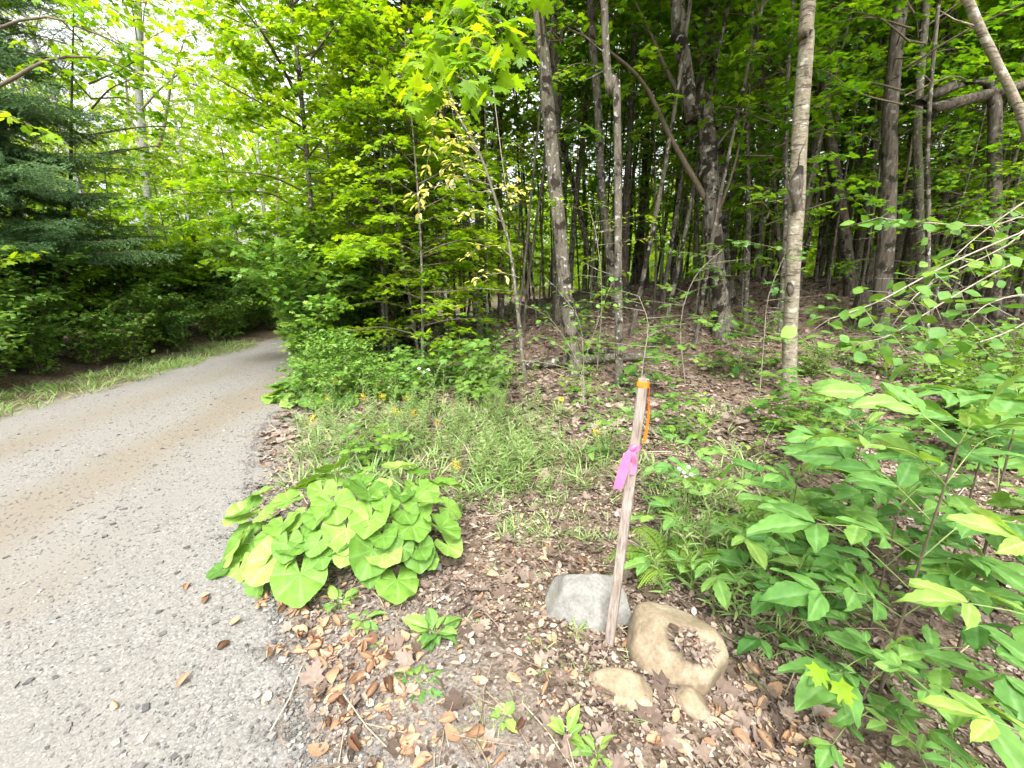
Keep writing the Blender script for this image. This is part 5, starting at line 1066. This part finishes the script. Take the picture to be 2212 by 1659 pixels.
def fl(px, py, L, label, group=None, k=None, me=None, up=0):
    p = G(px, py); o = obj('fallen_leaf', me or DL[g.integers(0, 24) if k is None else k]); o.location = (p[0], p[1], float(roadz(p[0], p[1])) + .008 + up); o.scale = (L,) * 3
    o.rotation_euler = (g.normal(0, .3) + (pi if g.random() < .35 else 0), g.normal(0, .2), g.uniform(0, 6.28)); 
    if abs(o.rotation_euler[0]) > 2: o.location.z += L * .12
    return tag(o, label, 'leaf', group)
for px, py, lab in [(407, 1269, 'single tan leaf on the gravel left of the big leaves'), (442, 1292, 'pale tan leaf on the gravel, upper of two below the big leaves'), (443, 1314, 'pale tan leaf on the gravel, lower of two below the big leaves'), (500, 1354, 'orange tan leaf lying alone on the gravel between two others'), (471, 1420, 'dark brown leaf alone on the gravel'), (388, 1498, 'cupped tan leaf farthest out on the gravel'), (578, 1436, 'rolled brown leaf on the gravel left of the leaf pile'), (583, 1500, 'upright tan leaf on gravel below the rolled one'), (255, 1538, 'small reddish leaf at the end of a twig on the gravel')]:
    fl(px, py, .055, lab)
reg = [(34, (560, 700, 1290, 1330), 'tan curled leaf in the row along the front of the big leaves', 'fallen leaves along the front of the big leaves'),
       (105, (680, 910, 1335, 1570), 'tan dead leaf in the pile between the gravel and the weeds', 'fallen leaves in the pile at the gravel edge'),
       (18, (590, 720, 1370, 1420), 'tan dead leaf at the left fringe of the leaf pile', 'fallen leaves at the fringe of the pile'),
       (26, (700, 1100, 1580, 1655), 'brown curled leaf along the bottom edge of the photo', 'fallen leaves along the bottom edge'),
       (34, (1150, 1350, 1230, 1520), 'brown leaf on the ground round the foot of the stake', 'fallen leaves round the stake'),
       (26, (1380, 1640, 1490, 1640), 'tan leaf on the litter below the boulder', 'fallen leaves below the boulder'),
       (30, (1580, 1800, 1430, 1650), 'tan leaf on the litter between the boulder and the green plants', 'fallen leaves right of the boulder'),
       (30, (980, 1250, 1180, 1360), 'small tan leaf on the bank behind the stake', 'fallen leaves on the bank'),
       (14, (960, 1250, 1400, 1600), 'scattered brown leaf on the bare soil in the foreground', 'fallen leaves on the bare soil')]
for n, (a, b, c, d_), lab, gp_ in reg:
    for _ in range(n): fl(g.uniform(a, b), g.uniform(c, d_), g.uniform(.03, .08), lab, gp_)
fl(903, 1492, .10, 'largest cupped tan leaf, below the wilting weed', k=3); fl(870, 1515, .08, 'long rolled tan leaf beside the largest cupped leaf', k=5)
fl(1135, 1455, .05, 'square looking tan leaf on the bare soil', k=2); fl(1130, 1565, .06, 'tan leaf touching the round leaved weed', k=4); fl(1810, 1640, .12, 'big pale orange leaf at the bottom among the green plants', k=7)
fl(1324, 1517, .05, 'bright orange red maple leaf beside the flat rock', me=DLm)
# ---- labels that say where each of the look-alikes stands
def ordw(k):
    wd = ['nearest', 'second', 'third', 'fourth', 'fifth', 'sixth', 'seventh', 'eighth', 'ninth', 'tenth']
    return wd[k] if k < 10 else '%d%s' % (k + 1, {1: 'st', 2: 'nd', 3: 'rd'}.get((k + 1) % 10 if k + 1 > 20 else 0, 'th'))
tops = [o for o in C.objects if o.parent is None and o.get('group')]
for gp_, txt in (('front row of shrubs on the left verge', 'green shrub in the front row on the left verge'), ('tall shrubs behind the left verge', 'tall green shrub in the back row on the left verge'),
                 ('shrubs at the right edge of the road', 'leafy shrub crowding the right edge of the road'), ('young maples walling the left of the road', 'young maple in the leafy wall left of the road')):
    row_ = sorted([o for o in tops if o['group'] == gp_], key=lambda o: o.location.y)
    for k, o in enumerate(row_): o['label'] = '%s, %s from the camera' % (txt, ordw(k)) if k else '%s, nearest the camera' % txt
ZN = [(-9e9, 'left of the dark paired trunks'), (840, 'between the dark pair and the leaning trunk'), (1240, 'between the leaning trunk and the slim one'), (1338, 'between the slim trunk and the biggest maple'), (1560, 'between the biggest maple and the pale birch'), (1705, 'between the birch and the thick dark trunk'), (1905, 'right of the thick dark trunk')]
for gp_, txt in (('crowded trees deep in the wood', 'slender far tree'), ('slim trees in the middle of the wood', 'grey forest trunk'), ('young maples under the tall trees', 'young layered maple'), ('very slim stems in the wood', 'very slim dark stem'), ('young maples at the sunny edge', 'bright young maple'),
                 ('thin poles among the nearer trunks', 'thin straight pole'), ('maple seedlings on the forest floor', 'small maple seedling'), ('small herbs on the forest floor', 'small oval leaved herb'), ('leafy plants in the strip before the wood', 'leafy plant in the green strip'), ('shrubs in the shade at the right', 'sparse shaded shrub'), ('narrow leaved herbs in the patch behind the heart shaped leaves', 'feathery narrow leaved herb'), ('trees on the left bank', 'x')):
    for o in [o for o in tops if o['group'] == gp_]:
        q = o.location; d_ = q.y * cos(PITCH) - (q.z - EYE) * sin(PITCH); px = 1106 + F * q.x / d_
        z_ = [t_ for a_, t_ in ZN if px >= a_][-1]; dp = 'near' if q.y < 9 else ('midway' if q.y < 15 else 'far back')
        o['label'] = '%s %s, %s' % (txt, dp, z_); o['group'] = gp_ + ', ' + z_
print('objects', len(C.objects))
